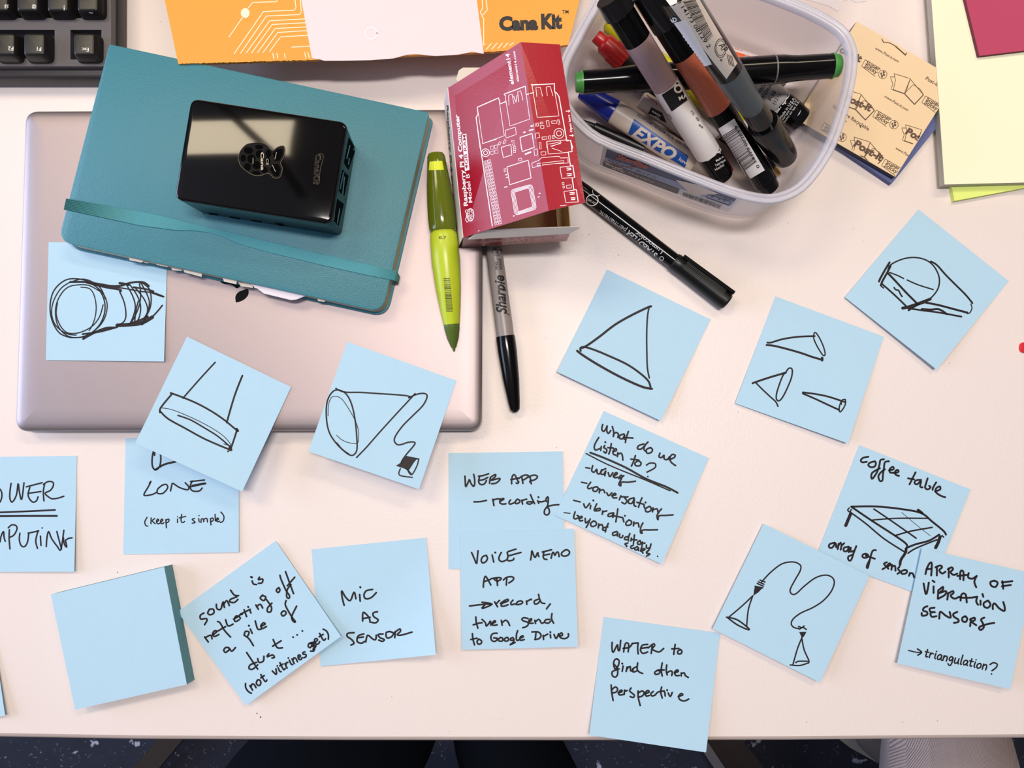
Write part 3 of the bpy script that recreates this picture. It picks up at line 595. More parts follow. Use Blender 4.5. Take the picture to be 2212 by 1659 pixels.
# pad of blue notes
pad = thing('sticky_note_pad', 'thick blank pad of blue sticky notes at the lower left', 'note pad', P(257, 1380, 0))
Q = [(109.7, 1284.5), (354.5, 1224.7), (403.6, 1478.5), (162.5, 1533.2)]
pt = [P(x, y, .0095) for x, y in Q]; sh = P(260, 1380, .0095)
b4 = [V((p.x+.0012, p.y-.0002, T+.0002)) for p in pt]
box8('page_stack', b4[::-1], [p-V((0, 0, .0002)) for p in pt][::-1], M_padside, pad, label='darker blue-green stacked paper edges')
box8('top_sheet', [p-V((0, 0, .00015)) for p in pt][::-1], pt[::-1], M_blue, pad)

# ------------------------------------------------------------------ laptop
M_alu = mat('anodised_aluminium', (170, 156, 156), .48, metal=.82, bump=.05, bscale=3000)
lap = thing('laptop', 'closed silver laptop lying under the teal notebook', 'laptop', P(540, 590, 0))
LQ = [(55, 240), (1043, 236), (1041, 931), (33, 932)]
slab('base', LQ, [(.006, .0004), (.002, .002), (.0006, .0045), (.0002, .0085)], .0085, mat('laptop_base', (150, 145, 148), .38, metal=.8), lap, hq=.0125)
lid = slab('lid', LQ, [(.0008, .0089), (0, .0095), (0, .0118), (.0008, .0131), (.0025, .0140), (.005, .0145), (.009, .0149), (.014, .0150)], .0085, M_alu, lap, hq=.0125, seg=10)
lidbvh = tree_of([lid])
ap = [(512, 500), (545, 506), (570, 530), (572, 565), (560, 598), (537, 613), (522, 616), (512, 623), (500, 615), (480, 612), (462, 590), (455, 560), (462, 528), (485, 506)]
Ink().poly(spline(ap+ap[:1], 4)[:-1], px=True).build('logo', lidbvh, M_black, lap, .0001, label='black fruit emblem on the lid')
lf = [(509.5, 653.5), (508.5, 641), (514, 632), (524, 627), (536, 625), (536.5, 636), (530, 645), (520, 651)]
Ink().poly(spline(lf+lf[:1], 3)[:-1], px=True).build('logo_leaf', lidbvh, M_black, lap, .0001, label='black leaf of the emblem')

# ------------------------------------------------------------------ notebook
M_teal = mat('teal_leatherette', (64, 127, 140), .42, bump=.5, bscale=1400, var=.03, vscale=15)
M_pages = mat('cream_pages', (205, 190, 160), .8, var=.1, vscale=900)
nb = thing('notebook', 'teal hardcover notebook with elastic band lying on the laptop', 'notebook', P(530, 380, .015))
NQ = [(236, 95), (927, 243), (826, 674), (125, 521)]
rr = [.0015, .0022, .009, .009]
def nslab(name, z0, z1, ins, m, edge=.0006):
    return slab(name, NQ, [(ins+edge, z0), (ins, z0+edge*.6), (ins, z1-edge*.6), (ins+edge, z1)], rr, m, nb, hq=.0295, seg=8)
nslab('back_cover', .0153, .0173, -.0014, M_teal)
nslab('page_block', .0174, .0272, .0002, M_pages, .0001)
fc = nslab('front_cover', .0273, .0295, 0, M_teal)
NZ = .0295
# spine along the top edge
a = P(236, 95, NZ); b = P(927, 243, NZ); dd = (b-a).normalized(); nn = V((-dd.y, dd.x, 0))
vs = []
for p in (a+dd*.001, b-dd*.001):
    for k in range(7):
        an = math.pi*k/6; vs.append(V((p.x, p.y, 0))+nn*(math.sin(an)*.0014-.0008)+V((0, 0, T+.0224+math.cos(an)*.0069)))
obj('spine', vs, [(k, k+1, k+8, k+7) for k in range(6)]+[tuple(range(7)), tuple(range(13, 6, -1))], M_teal, nb, smooth=True)
# elastic band with ribs; narrows where it twists
M_el = mat('teal_elastic', (76, 148, 158), .6)
cl = [(142, 429, 453), (304, 457, 488), (380, 474, 498), (420, 485, 499), (450, 492, 502.5), (480, 499, 511), (520, 508, 528), (588, 524, 547), (700, 550, 574), (800, 573, 596), (852, 585.5, 606)]
bt = tree_of([fc]); vs = []; fs = []; NR = 33
for (x, y0, y1) in cl:
    dx = (y1-y0)*.22
    for k in range(NR):
        u = k/(NR-1); p = P(x+dx*(.5-u), y0+(y1-y0)*u, NZ); hgt = .0006+.0004*abs(math.sin(u*math.pi*8))
        if k in (0, NR-1): hgt = .00002
        vs.append(p+V((0, 0, hgt)))
for i in range(len(cl)-1):
    for k in range(NR-1):
        a = i*NR+k; fs.append((a, a+1, a+NR+1, a+NR))
# wrap down both sides
for side, idx in ((-1, 0), (1, len(cl)-1)):
    base = idx*NR; off = V((-.0018, .0003, 0)) if side < 0 else V((.0016, -.0004, 0))
    k0 = len(vs); low = [vs[base+k] for k in range(NR)]
    for dz, s in ((-.0016, .8), (-.006, 1.0), (-.0135, .8)):
        mid = low[NR//2]
        for k in range(NR):
            q = mid.lerp(low[k], .75 if dz < -.002 else .92); vs.append(V((q.x, q.y, T+NZ+dz))+off*s)
    for r_ in range(3):
        for k in range(NR-1):
            a0 = base+k if r_ == 0 else k0+(r_-1)*NR+k; b0 = k0+r_*NR+k; fs.append((a0, a0+1, b0+1, b0))
obj('elastic_band', vs, fs, M_el, nb, smooth=True)
# page tabs and the loose slip poking out at the bottom edge
M_slip = mat('torn_paper', (226, 214, 200), .85)
def slip(pts, h, name='page_tab', m=M_slip): return panel(name, [P(x, y, h) for x, y in pts], .0002, m, nb)
for pts, h in (([(276, 545), (318, 556), (306, 567), (280, 562)], .026), ([(306, 556), (325, 560), (320, 569), (308, 566)], .024), ([(335, 560), (362, 568), (362, 577), (338, 572)], .025), ([(366, 568), (394, 577), (392, 585), (372, 584)], .023), ([(395, 577), (437, 590), (435, 598), (398, 588)], .025), ([(480, 598), (512, 606), (510, 614), (484, 608)], .026), ([(512, 606), (545, 614), (546, 622), (520, 618)], .024), ([(545, 614), (583, 620), (580, 626), (550, 622)], .026), ([(684, 640), (704, 645), (701, 652), (687, 650)], .025)):
    slip(pts, h)
slip([(540, 612), (570, 634), (628, 648), (640, 647), (668, 636), (650, 630)], .0262, 'loose_slip', mat('white_slip', (226, 218, 226), .7))

# ------------------------------------------------------------------ small computer case
pi = thing('computer_case', 'glossy black case of a tiny computer sitting on the teal notebook', 'computer', P(590, 400, NZ))
PQ = [(412, 211), (751, 263.5), (715, 485), (375, 430)]
PT = .064
M_case = mat('case_shell_black', (12, 14, 15), .3)
M_gloss = mat('mirror_gloss_black', (7, 6, 6), .07, spec=.5)
nt = M_gloss.node_tree
n_ = nt.nodes.new('ShaderNodeTexNoise'); n_.inputs['Scale'].default_value = 11; n_.inputs['Detail'].default_value = 1
bp = nt.nodes.new('ShaderNodeBump'); bp.inputs['Strength'].default_value = .5; bp.inputs['Distance'].default_value = .0004
nt.links.new(nt.nodes['Texture Coordinate'].outputs['Object'], n_.inputs['Vector']); nt.links.new(n_.outputs['Fac'], bp.inputs['Height'])
for s_ in ('Normal',): nt.links.new(bp.outputs['Normal'], nt.nodes['Principled BSDF'].inputs[s_])
pishell = slab('lower_shell', PQ, [(.0022, NZ+.0002), (.0012, NZ+.0015), (.0003, NZ+.026), (.0003, PT-.0045)], .0052, M_case, pi, hq=PT)
pilid = slab('lid', PQ, [(.0, PT-.0043), (0, PT-.0022), (.0002, PT-.0008), (.0008, PT-.0002), (.0016, PT)], .0052, M_gloss, pi, hq=PT, seg=8)
pb = tree_of([pilid]); ps = tree_of([pishell])
M_hole = mat('vent_hole', (3, 3, 3), .8, spec=.05)
# berry-shaped vent, zoom (360,180) x3.95
Ink(360, 180, 3.95).poly(spline([(612, 640), (630, 580), (680, 525), (740, 510), (800, 505), (860, 530), (905, 575), (950, 545), (1005, 540), (1005, 620), (975, 680), (990, 730), (970, 800), (920, 810), (870, 770), (800, 790), (730, 780), (670, 740), (630, 700), (612, 640)], 3)[:-1]).build('emblem_plate', pb, mat('vent_rim', (20, 17, 16), .7, spec=.15), pi, .00025, label='berry-shaped vent emblem')
I = Ink(360, 180, 3.95)
for x, y, rx, ry in ((655, 640, 22, 32), (700, 575, 38, 30), (790, 545, 34, 20), (725, 645, 36, 38), (795, 605, 34, 34), (870, 600, 24, 34), (690, 715, 30, 34), (770, 700, 36, 34), (862, 665, 24, 34), (765, 765, 36, 16), (835, 740, 28, 28)):
    I.poly([(x+rx*math.cos(t*math.pi/8), y+ry*math.sin(t*math.pi/8)) for t in range(16)])
I.poly([(905, 600), (940, 565), (990, 560), (990, 615), (965, 660), (925, 665)]).poly([(880, 735), (910, 690), (950, 690), (975, 730), (955, 795), (920, 790)])
I.build('vent_hole', pb, M_hole, pi, .0004)
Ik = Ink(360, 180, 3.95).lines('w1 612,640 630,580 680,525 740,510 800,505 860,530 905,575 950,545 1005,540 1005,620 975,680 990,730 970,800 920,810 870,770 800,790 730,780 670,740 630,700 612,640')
Ik.build('emblem_rim_glint', pb, mat('rim_glint', (104, 90, 70), .5, spec=.3), pi, .0005, label='painted glint along the edge of the emblem')  # glint on the black plastic edge, drawn as a pale outline
I = Ink(360, 180, 3.95).text('Cana', 805, 590, 808, 745, 26, .03).lines('940,590 925,650 /905,700 930,755', 1.0)
I.text('CE', 850, 645, 850, 700, 22).text('MODEL', 735, 640, 735, 690, 9)
I.build('board_marking', pb, mat('board_print', (190, 175, 150), .5), pi, .0005, label='pale board print seen through the vent')
I = Ink(360, 180, 3.95).text('CanaKit', 1272, 605, 1250, 862, 42, .045)
I.build('embossed_name', pb, mat('emboss_grey', (30, 25, 23), .6, spec=.2), pi, .0003, label='debossed CanaKit name')
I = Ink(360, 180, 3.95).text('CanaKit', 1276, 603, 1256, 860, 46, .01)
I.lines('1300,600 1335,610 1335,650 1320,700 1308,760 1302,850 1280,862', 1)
I.build('emboss_highlight', pb, mat('emboss_light', (78, 66, 50), .5, spec=.3), pi, .0002, label='painted highlight round the debossed name')  # light catching the letter edges, put in as a paler copy of the name
# ports on the two visible sides
M_metal = mat('port_metal', (170, 160, 150), .25, metal=1)
M_pb = mat('usb_blue', (60, 100, 125), .4)
I = Ink(360, 180, 3.95)
for q in ([(1555, 460), (1610, 560), (1550, 740), (1515, 680)], [(1500, 735), (1550, 790), (1515, 960), (1470, 920)], [(1455, 985), (1510, 1030), (1465, 1215), (1425, 1170)]):
    I.grid(q, 3, 3)
I.build('port_opening', ps, M_hole, pi, .0002)
I = Ink(360, 180, 3.95).lines('w2.2 1556,530 1530,640/w2.2 1552,640 1545,690/w2.2 1510,800 1495,945/w2.2 1470,1070 1450,1190', sm=False)
I.lines('w1 1590,500 1615,560/w1.2 1440,1030 1420,1165')
I.build('port_shell', ps, M_metal, pi, .0005, label='metal rims of the sockets')
Ink(360, 180, 3.95).lines('w3 1505,760 1475,900', sm=False).build('port_tongue', ps, M_pb, pi, .0004, label='blue tongue of the middle socket')
I = Ink(360, 180, 3.95)
for q in ([(312, 1102), (425, 1112), (490, 1160), (375, 1150)], [(530, 1135), (622, 1148), (670, 1190), (590, 1182)], [(720, 1165), (815, 1178), (860, 1218), (775, 1208)], [(915, 1188), (985, 1195), (1035, 1240), (950, 1232)]):
    I.grid([(x+0, y+0) for x, y in q], 3, 2)
I.build('side_opening', ps, M_hole, pi, .0002)
I = Ink(360, 180, 3.95).text('USB-C', 365, 1138, 445, 1150, 9).text('HDMI0', 585, 1170, 650, 1178, 9).text('HDMI1', 770, 1198, 830, 1206, 9).text('A/V', 970, 1222, 1010, 1228, 9)
I.build('side_marking', ps, mat('grey_print', (90, 90, 90), .5), pi, .0004)

# ------------------------------------------------------------------ keyboard
kb = thing('keyboard', 'black keyboard at the upper left, seen from behind its Esc key', 'keyboard', P(60, 20, 0))
M_kb = mat('keyboard_grey_black', (50, 46, 48), .45, bump=.1, bscale=2500)
M_kbd = mat('keyboard_black', (20, 18, 19), .4)
M_key = mat('keycap_black', (26, 24, 24), .34, bump=.08, bscale=2500)
KQ = [(-420, -420), (238, -420), (238, 142), (-420, 142)]
slab('case', [(-440, -440), (258, -440), (256, 172), (-440, 172)], [(.001, .0004), (0, .002), (0, .013), (.0015, .0145)], .004, M_kb, kb, hq=.012)
slab('lower_rim', [(-440, -440), (263, -440), (261, 176), (-440, 176)], [(0, .0003), (0, .0045)], .004, M_kbd, kb, hq=.006)
# top plate with real openings for the key wells, built as strips between the wells
wells = [(-420, -420, 225, 39), (-300, 64.5, 118, 126), (152, 64.5, 219, 128.5)]
HP = .0205
M_plate = mat('keyboard_plate', (80, 76, 82), .42, bump=.08, bscale=2500)
bmp = bmesh.new()
xs = sorted({-420, -300, 118, 152, 219, 225, 240}); ys = sorted({-420, 39, 64.5, 126, 128.5, 143})
vs = []; fs = []
def inwell(x, y): return any(a < x < c and b < y < d for a, b, c, d in wells)
for i in range(len(xs)-1):
    for j in range(len(ys)-1):
        cx, cy = (xs[i]+xs[i+1])/2, (ys[j]+ys[j+1])/2
        if inwell(cx, cy): continue
        q = [(xs[i], ys[j+1]), (xs[i+1], ys[j+1]), (xs[i+1], ys[j]), (xs[i], ys[j])]
        k = len(vs); vs += [P(x, y, HP) for x, y in q]+[P(x, y, HP)-V((0, 0, .006)) for x, y in q]
        fs += [tuple(k+t for t in f) for f in ((0, 1, 2, 3), (7, 6, 5, 4), (0, 4, 5, 1), (1, 5, 6, 2), (2, 6, 7, 3), (3, 7, 4, 0))]
obj('top_plate', vs, fs, M_plate, kb)
slab('well_floor', [(-425, -425), (238, -425), (238, 141), (-425, 141)], [(.0005, .0140), (0, .0144), (0, .0150)], .003, M_kbd, kb)
HK = .0285
def key(x0, y0, x1, y1):
    t = [P(x0, y1, HK), P(x1, y1, HK), P(x1, y0, HK), P(x0, y0, HK)]
    pts = [(p.x, p.y) for p in t]
    prof = [(-.0032, .0150), (-.0012, HK-.004), (-.0002, HK-.0008), (.0004, HK-.0002), (.0012, HK-.0001)]
    loops = [[V((q.x, q.y, T+z)) for q in rpoly(pts, .0016, i, 4)] for i, z in prof]
    vs, fs = loft(loops)
    return sharp(obj('key', vs, fs, M_key, kb, origin=P((x0+x1)/2, (y0+y1)/2, 0)), 40)
proto = key(159.5, 72, 202.5, 118)
pc = P(181, 95, 0)
keys = {}
def keyat(cx, cy):
    o = proto.copy(); COL.objects.link(o); o.parent = kb; p = P(cx, cy, 0); o.location = proto.location+(p-pc); return o
keys['Esc'] = proto
M_keyp = mat('key_legend', (230, 226, 220), .5)
def legend(o, *txts):
    I = Ink(0, 0, 3.95)
    for t in txts: I.text(*t[:5], t[5]*1.1, *t[6:])
    I.build('legend', [o], M_keyp, o, .0002)
legend(proto, ('Esc', 760, 410, 700, 408, 28, .015))
o = keyat(79, 95); legend(o, ('F1', 355, 404, 317, 402, 30, .015))
o = keyat(18, 95); legend(o, ('F2', 115, 400, 72, 399, 30, .015))
keyat(-43, 95); keyat(-104, 95)
for r_, y in enumerate((5, -56, -117, -178)):
    for c_, x in enumerate((188, 127, 65, 4, -57, -118)):
        o = keyat(x-4*r_, y)
        if r_ == 0 and c_ < 4:
            legend(o, [('~', 795, 95, 760, 92, 34, .02), ('!', 553, 50, 545, 50, 34, .02), ('@', 310, 48, 274, 46, 26, .012), ('#', 72, 42, 40, 41, 34, .01)][c_])

# ------------------------------------------------------------------ orange carton
M_or = mat('orange_card', (236, 156, 56), .55, var=.03, vscale=40, bump=.15, bscale=500)
M_ws = mat('pale_pink_card', (236, 212, 214), .5, var=.015, vscale=50, bump=.1, bscale=400)
M_brown = mat('carton_inside', (96, 76, 66), .8)
cb = thing('cardboard_box', 'orange and white cardboard box with a torn top flap at the top of the frame', 'box', P(800, -150, 0))
OH = .031
walls = [P(380, -420, .01), P(1240, -430, .01), P(1220, 62, .01), P(392, 80, .01)]
wz = [V((p.x, p.y, T+.0003)) for p in walls]; wt = [V((p.x, p.y, T+OH-.003)) for p in walls]
box8('body', wz[::-1], wt[::-1], M_brown, cb)
rnd = random.Random(3)
edge = []
def jag(x0, y0, x1, y1, n, amp):
    return [(x0+(x1-x0)*i/n, y0+(y1-y0)*i/n+rnd.uniform(-amp, amp)) for i in range(n+1)]
be = jag(1228, 97, 1045, 113, 40, .8)[:-1]+jag(1045, 113, 668, 129, 12, 1)[:-1]+jag(668, 129.5, 385, 138, 90, .9)
outline = [(330, -120), (1282, -120)]+be
flp = panel('top_flap', [P(x, y, OH) for x, y in outline], .0025, M_or, cb)
torn = [(1045, 116), (1020, 112), (990, 118), (940, 121), (900, 117), (880, 118), (850, 126), (800, 130), (740, 131), (700, 131), (690, 128), (674, 126)]
wp = panel('white_panel', [P(x, y, OH+.0004) for x, y in [(645, -120), (1018, -120), (1030, 0)]+torn+[(651, 0)]], .0003, M_ws, cb, label='white band across the flap with a torn lower edge')
M_trace = mat('cream_print', (248, 232, 200), .55)
I = Ink(340, 0, 3.95).lines('''610,320 730,145 /770,75 815,22 1020,15 1030,-40 /655,460 905,100 1165,88 1183,70 1170,-40 /707,460 930,138 1215,125 1228,105 1218,-40 /757,455 958,178 1262,162 /805,452 980,210 1268,195
/855,450 1005,245 1275,230 /903,448 1028,278 1280,262 /955,445 1052,315 1288,302 /1145,403 1310,395 /985,455 995,505 /1020,455 1030,505 /1085,458 1093,500 /1258,450 1268,498 /1285,447 1296,495''', 1.9, sm=False)
I.poly([(750+38*math.cos(t*math.pi/10), 112+42*math.sin(t*math.pi/10)) for t in range(20)])
I.build('line_print', [flp], M_trace, cb, .0001, label='pale circuit lines left of the white band')
I = Ink(860, 0, 3.95).lines('715,-40 722,70 700,105 730,160 730,390 /745,-40 762,85 712,140 /750,425 795,372 /800,420 845,368 /850,418 892,366 /900,405 940,365 /735,385 742,376 /950,390 990,362', 1.9, sm=False)
I.build('line_print', [flp], M_trace, cb, .0001, label='pale lines right of the white band')
I = Ink(860, 0, 3.95)
I.text('Cana', 862, 255, 1195, 248, 108, .06).text('Kit', 1222, 243, 1400, 236, 118, .06).text('TM', 1400, 117, 1455, 115, 30, .02)
I.build('name_print', [flp], M_dark, cb, .00012, label='black CanaKit lettering')
I = Ink(340, 0, 3.95).circ(1825, 285, 50, 4)
I.build('ghost_print', [wp], mat('faint_print', (240, 222, 229), .5), cb, .0001, label='faint ring on the white band')

# ------------------------------------------------------------------ red product box
rb = thing('product_box', 'open crimson product box with circuit board line art, lid raised', 'box', P(1110, 350, .016))
M_red = mat('crimson_gloss_card', (158, 14, 34), .24, spec=.36, bump=.1, bscale=700)
M_redd = mat('crimson_side', (150, 40, 56), .4, spec=.6, coat=.4)
M_in = mat('cream_card_inside', (226, 202, 160), .7)
M_whc = mat('white_card', (226, 214, 206), .6)
z0 = .0165; z1 = .0425
FL, FR = P(998, 534, z0), P(1222, 521, z0); BL, BR = P(968, 222, z0), P(1192, 205, z0)
fl_, fr_ = P(1001, 513, z1), P(1232, 500, z1); bl_, br_ = P(968, 190, z1), P(1205, 172, z1)
def wall(name, p, m, th=.0005, **kw):
    n_ = (p[1]-p[0]).cross(p[3]-p[0]).normalized(); q = [v+n_*th for v in p]
    return box8(name, p, q, m, rb, **kw)
wall('bottom', [FL, FR, BR, BL], M_in)
fw = wall('front_wall', [FL, FR, fr_, fl_], M_redd, -.0005, label='crimson front end')
wall('front_liner', [FL+V((0, .0007, 0)), FR+V((0, .0007, 0)), fr_+V((0, .0007, 0)), fl_+V((0, .0007, 0))], M_in, .0003)
lw = wall('left_wall', [V((p.x-.0022, p.y, p.z)) for p in (BL, FL)]+[fl_, bl_], M_whc, .0004, label='white side with dark lettering')
wall('right_wall', [FR, BR, br_, fr_], M_in, .0005)
wall('right_liner', [FR-V((.004, 0, 0)), BR-V((.004, 0, 0)), br_-V((.0075, 0, 0)), fr_-V((.0075, 0, 0))], M_in, .0004)
wall('back_wall', [BR, BL, bl_, br_], M_redd, .0005)
fold_t, fold_b = P(1124.5, 91, .088), P(1185, 455, .084)
tip_t, tip_b = P(1209, 96, .090), P(1264, 437.5, .088)
lidA = panel('lid', [bl_, fl_, fold_b, fold_t], .0005, M_red, rb)
lidB = panel('lid_tuck_flap', [fold_t, fold_b, tip_b, tip_t], .0005, M_red, rb)
tf = [(1012, 517.5), (1026, 507), (1034, 499), (1046, 497), (1252, 490), (1251, 494), (1230, 505)]
def tz(x, y): return .0430+(517-y)/27*.012
panel('front_dust_flap', [P(x, y, tz(x, y)) for x, y in tf], .0005, M_whc, rb, label='white rounded dust flap')
panel('back_dust_flap', [P(x, y, .046) for x, y in ((1000, 187), (985, 172), (991, 152), (1000, 146), (1050, 146), (1050, 187))], .0005, mat('card_cream', (214, 202, 186), .6), rb)
M_rp = mat('white_ink', (252, 236, 236), .4)
tl = tree_of([lidA, lidB])
I = Ink(950, 80, 6.9125)
I.lines('''w2 605,1659 545,1200 575,1150 560,1050 880,910 905,1000 985,965 /w2 985,880 960,855 1250,745 1280,735 1290,860 1400,830
/w2 1385,735 1365,710 1400,715 1700,700 1712,690 1715,820 1740,830 1780,890 1895,1540 1950,1545 1985,1659
/w1.1 580,1150 645,1590 965,1475 885,920 /w1.1 980,890 1050,1330 1345,1225 1280,760 /w1.1 1035,1020 1030,870 1080,850 1110,1000 /w1.4 1105,880 1140,980 1155,870 /w1.2 1180,970 1165,820 1210,800 1245,945
/w1.1 1380,735 1455,1200 1780,1180 1715,800 /w1.1 1450,890 1435,755 1500,750 1535,885 /w1.1 1605,880 1590,745 1650,740 1690,880
/w1.1 980,1395 1130,1345 1145,1455 990,1510 980,1395 /w1.8 1200,1500 1380,1440 1412,1640 /w1.8 1200,1500 1220,1659 /w1.2 1425,1440 1480,1430 1490,1500 1435,1515 1425,1440
/w1 1400,1300 1430,1290 1430,1335 1405,1340 1400,1300 /w1 1445,1285 1475,1285 1475,1330 1450,1335 1445,1285 /w1 1500,1275 1540,1270 1540,1295 1500,1300 1500,1275 /w1 1500,1325 1555,1320 1555,1365 1510,1370 1500,1325
/w1 1590,1250 1630,1250 1635,1335 1605,1340 1590,1250 /w1 1670,1255 1740,1250 1745,1290 1675,1295 1670,1255 /w1 1760,1235 1780,1235 1795,1300 1770,1305 1760,1235 /w1 1525,1495 1600,1490 1600,1525 1530,1530 1525,1495
/w1 1620,1480 1655,1475 1655,1525 1625,1525 1620,1480 /w1 1680,1475 1705,1470 1705,1520 1680,1520 1680,1475 /w1 870,1610 895,1560 920,1570 900,1610 870,1610 /w1 945,1590 970,1530 995,1540 970,1590 945,1590
/w1 1595,1560 1885,1540 /w1 1595,1560 1600,1659 /w1 1620,1600 1740,1580 1810,1560 /w1 1650,1630 1810,1590''', sm=False)
I.circ(1780, 1440, 75, 1.2).circ(1780, 1440, 38, 1.2)
for x, y in ((1265, 1425), (1350, 1395), (1385, 1385), (1375, 1330)): I.line([(x-8, y), (x+8, y-4)], 3.2)
I.at(950, 300, 6.506)
I.lines('''w2 555,0 740,1225 /w2 1775,0 1785,30 1840,20 1860,180 1805,185 1835,375 1870,375 1895,545 1860,550 1885,715 1920,715 1945,885 1910,890 1915,930
/w1 600,0 600,70 800,5 /w1.4 865,120 1000,80 1015,225 895,265 865,120 /w1.8 1130,0 1160,180 1330,120 1310,0 /w1.1 1325,150 1370,140 1380,225 1335,235 1325,150 /w3.2 1205,215 1280,185
/w1 1105,280 1150,270 1155,305 1110,310 1105,280 /w1.6 945,395 1245,300 1285,550 985,645 945,395 /w1 905,420 930,415 930,460 908,465 905,420
/w1.1 1295,340 1395,300 1430,265 1675,245 1700,270 1800,265 1805,340 1600,350 1450,370 1305,405 1295,340 /w1 1370,375 1370,350 1740,305 1740,335 1370,375
/w1.1 1505,35 1780,15 /w1.1 1505,35 1525,215 1800,190 /w1 1570,110 1710,50 /w1 1575,130 1720,180 /w1 1420,185 1490,180 1490,225 1425,230 1420,185
/w1.2 1690,400 1875,380 /w1.2 1690,400 1715,555 1895,545 /w1.2 1745,740 1925,715 /w1.2 1745,740 1770,895 1945,885 /w1 1690,940 1780,930 1785,965 /w1 1690,940 1695,985
/w2 1785,410 1840,415 /w2 1790,440 1840,430 /w2 1790,490 1850,490 /w2 1795,520 1850,510 /w2 1830,755 1890,755 /w2 1835,780 1890,775 /w2 1845,830 1900,830 /w2 1850,855 1900,850
/w1 1780,655 1845,645 1850,690 1785,695 1780,655 /w1 1720,615 1745,612 1748,640 1722,642 1720,615 /w1 1730,665 1752,662 1755,690 1732,692 1730,665 /w1 1395,55 1420,50 1425,140 1405,145 1395,55''', sm=False)
for k in range(4):
    m_ = k*17
    c = [(1000+m_, 720+m_*.6), (1300-m_*.9, 635+m_), (1360-m_, 985-m_*.6), (1060+m_*.9, 1078-m_)]
    I.line([p for p in [(q.x, q.y) for q in rpoly(c, 45-m_*.6, 0, 3)]]+[tuple(rpoly(c, 45-m_*.6, 0, 3)[0])], 1.2, sm=False)
for k in range(20):
    x = 620+k*8.0; y = 300+k*45.5
    for dx in (0, 52):
        I.line([(x+dx, y+14-dx*.25), (x+dx+44, y+4-dx*.25), (x+dx+48, y+38-dx*.25), (x+dx+6, y+48-dx*.25), (x+dx, y+14-dx*.25)], 1, sm=False)
        I.line([(x+dx+22, y+25-dx*.25), (x+dx+25, y+26-dx*.25)], 1.8)
I.circ(645, 195, 55, 1.4).circ(645, 195, 28, 1.4)
for x, y in ((735, 125), (790, 110), (740, 195), (795, 180)): I.line([(x-22, y-18), (x+22, y-26), (x+26, y+18), (x-18, y+26), (x-22, y-18)], 1, sm=False)
for x, y in ((1030, 35), (1042, 85), (1052, 125), (1055, 150), (1050, 180)): I.line([(x-18, y-12), (x+14, y-16), (x+18, y+10), (x-14, y+14), (x-18, y-12)], 1, sm=False)
for x, y in ((935, 505), (945, 545), (920, 680), (940, 675), (1405, 768), (1390, 818), (1042, 1085)): I.line([(x-6, y), (x+6, y-3)], 2.4)
# berry emblem
for x, y in ((410, 1060), (430, 1010), (460, 1020), (465, 1070), (440, 1085), (415, 1110), (440, 1130), (400, 1035), (390, 1080)): I.circ(x, y, 16, 1.1, 8)
I.circ(432, 1068, 48, 1.6, 18, ry=88).lines('w1.4 400,1000 370,1000 365,1030 385,1060 /w1.4 385,1090 365,1130 385,1170 405,1150', sm=True)
I.text('Raspberry Pi 4 Computer', 395, 940, 268, -345, 55, .03)
I.text('Model B', 460, 895, 415, 490, 52, .012)
I.at(950, 80, 6.9125).text('element14', 1110, 705, 1040, 245, 60, .02).text('element14.com', 1185, 665, 1125, 210, 36, .015)
I.text('Open here', 1980, 1420, 1940, 1160, 34, .015).lines('w1.4 1880,1108 1940,1106/w1.4 1920,1090 1942,1106 1922,1125/w1.4 1935,1472 1995,1470/w1.4 1975,1452 1996,1470 1978,1488', sm=False)
I.build('line_print', tl, M_rp, rb, .0001, label='white circuit-board line art and lettering')
I = Ink(950, 300, 6.506).grid([(312, -62), (375, -72), (418, 435), (355, 455)], 2, 8)
I.build('print_block', tl, M_rp, rb, .00008)
Ink(950, 300, 6.506).text('4GB RAM', 400, 420, 365, -55, 42, .01).build('block_lettering', tl, M_red, rb, .00014)
Ink(950, 300, 6.506).text('Raspberry Pi 4 Computer', 480, 1468, 1660, 1388, 40, .02).text('Model B', 465, 1495, 700, 1478, 26).text('4GB RAM', 900, 1480, 1330, 1440, 26).build('front_lettering', [fw], mat('dull_pink_print', (214, 150, 150), .5), rb, .0001)
Ink(950, 80, 6.9125).text('Raspberry Pi 4 Computer', 105, 1020, 215, 2780, 24, .03).build('side_lettering', [lw], M_dark, rb, .0003)

# ------------------------------------------------------------------ pens on the desk
def mark(t, objs, ink, name, m, eps=.0001, **kw): return ink.build(name, objs, m, t, eps, **kw)
# lime pencil on the laptop
mp = thing('mechanical_pencil', 'lime green mechanical pencil with a dark green cap, lying on the laptop', 'pencil', P(962, 545, .0155))
A = P(941.5, 331, .026); B = P(981, 759, .0165); L = (B-A).length
def st(px_y): # photo y -> distance along the axis
    t = (px_y-331)/(759-331); d = B-A; p = A+d*t
    return (p-A).length
R = lambda w, y: w/2/ (F/(H-.025))
M_cap = mat('dark_green_translucent', (112, 124, 14), .12, spec=.6, trans=.35)
M_lime = mat('lime_plastic', (184, 200, 40), .3, spec=.5)
M_tip = mat('olive_green', (84, 104, 40), .35)
M_inner = mat('inner_lime', (216, 226, 40), .4)
lathe('barrel', A, B, [(st(y), R(w, y)) for y, w in ((352, 2), (352.5, 26), (366, 28), (367, 36), (400, 34), (500, 50), (501, 54), (508, 60), (560, 63), (620, 56), (660, 47), (700, 36))], M_lime, mp)
cap = lathe('cap', A, B, [(st(y), R(w, y)) for y, w in ((330.5, 18), (332, 32), (338, 39), (360, 43), (400, 53), (440, 59), (470, 61.5), (493, 60), (497, 58))], M_cap, mp)
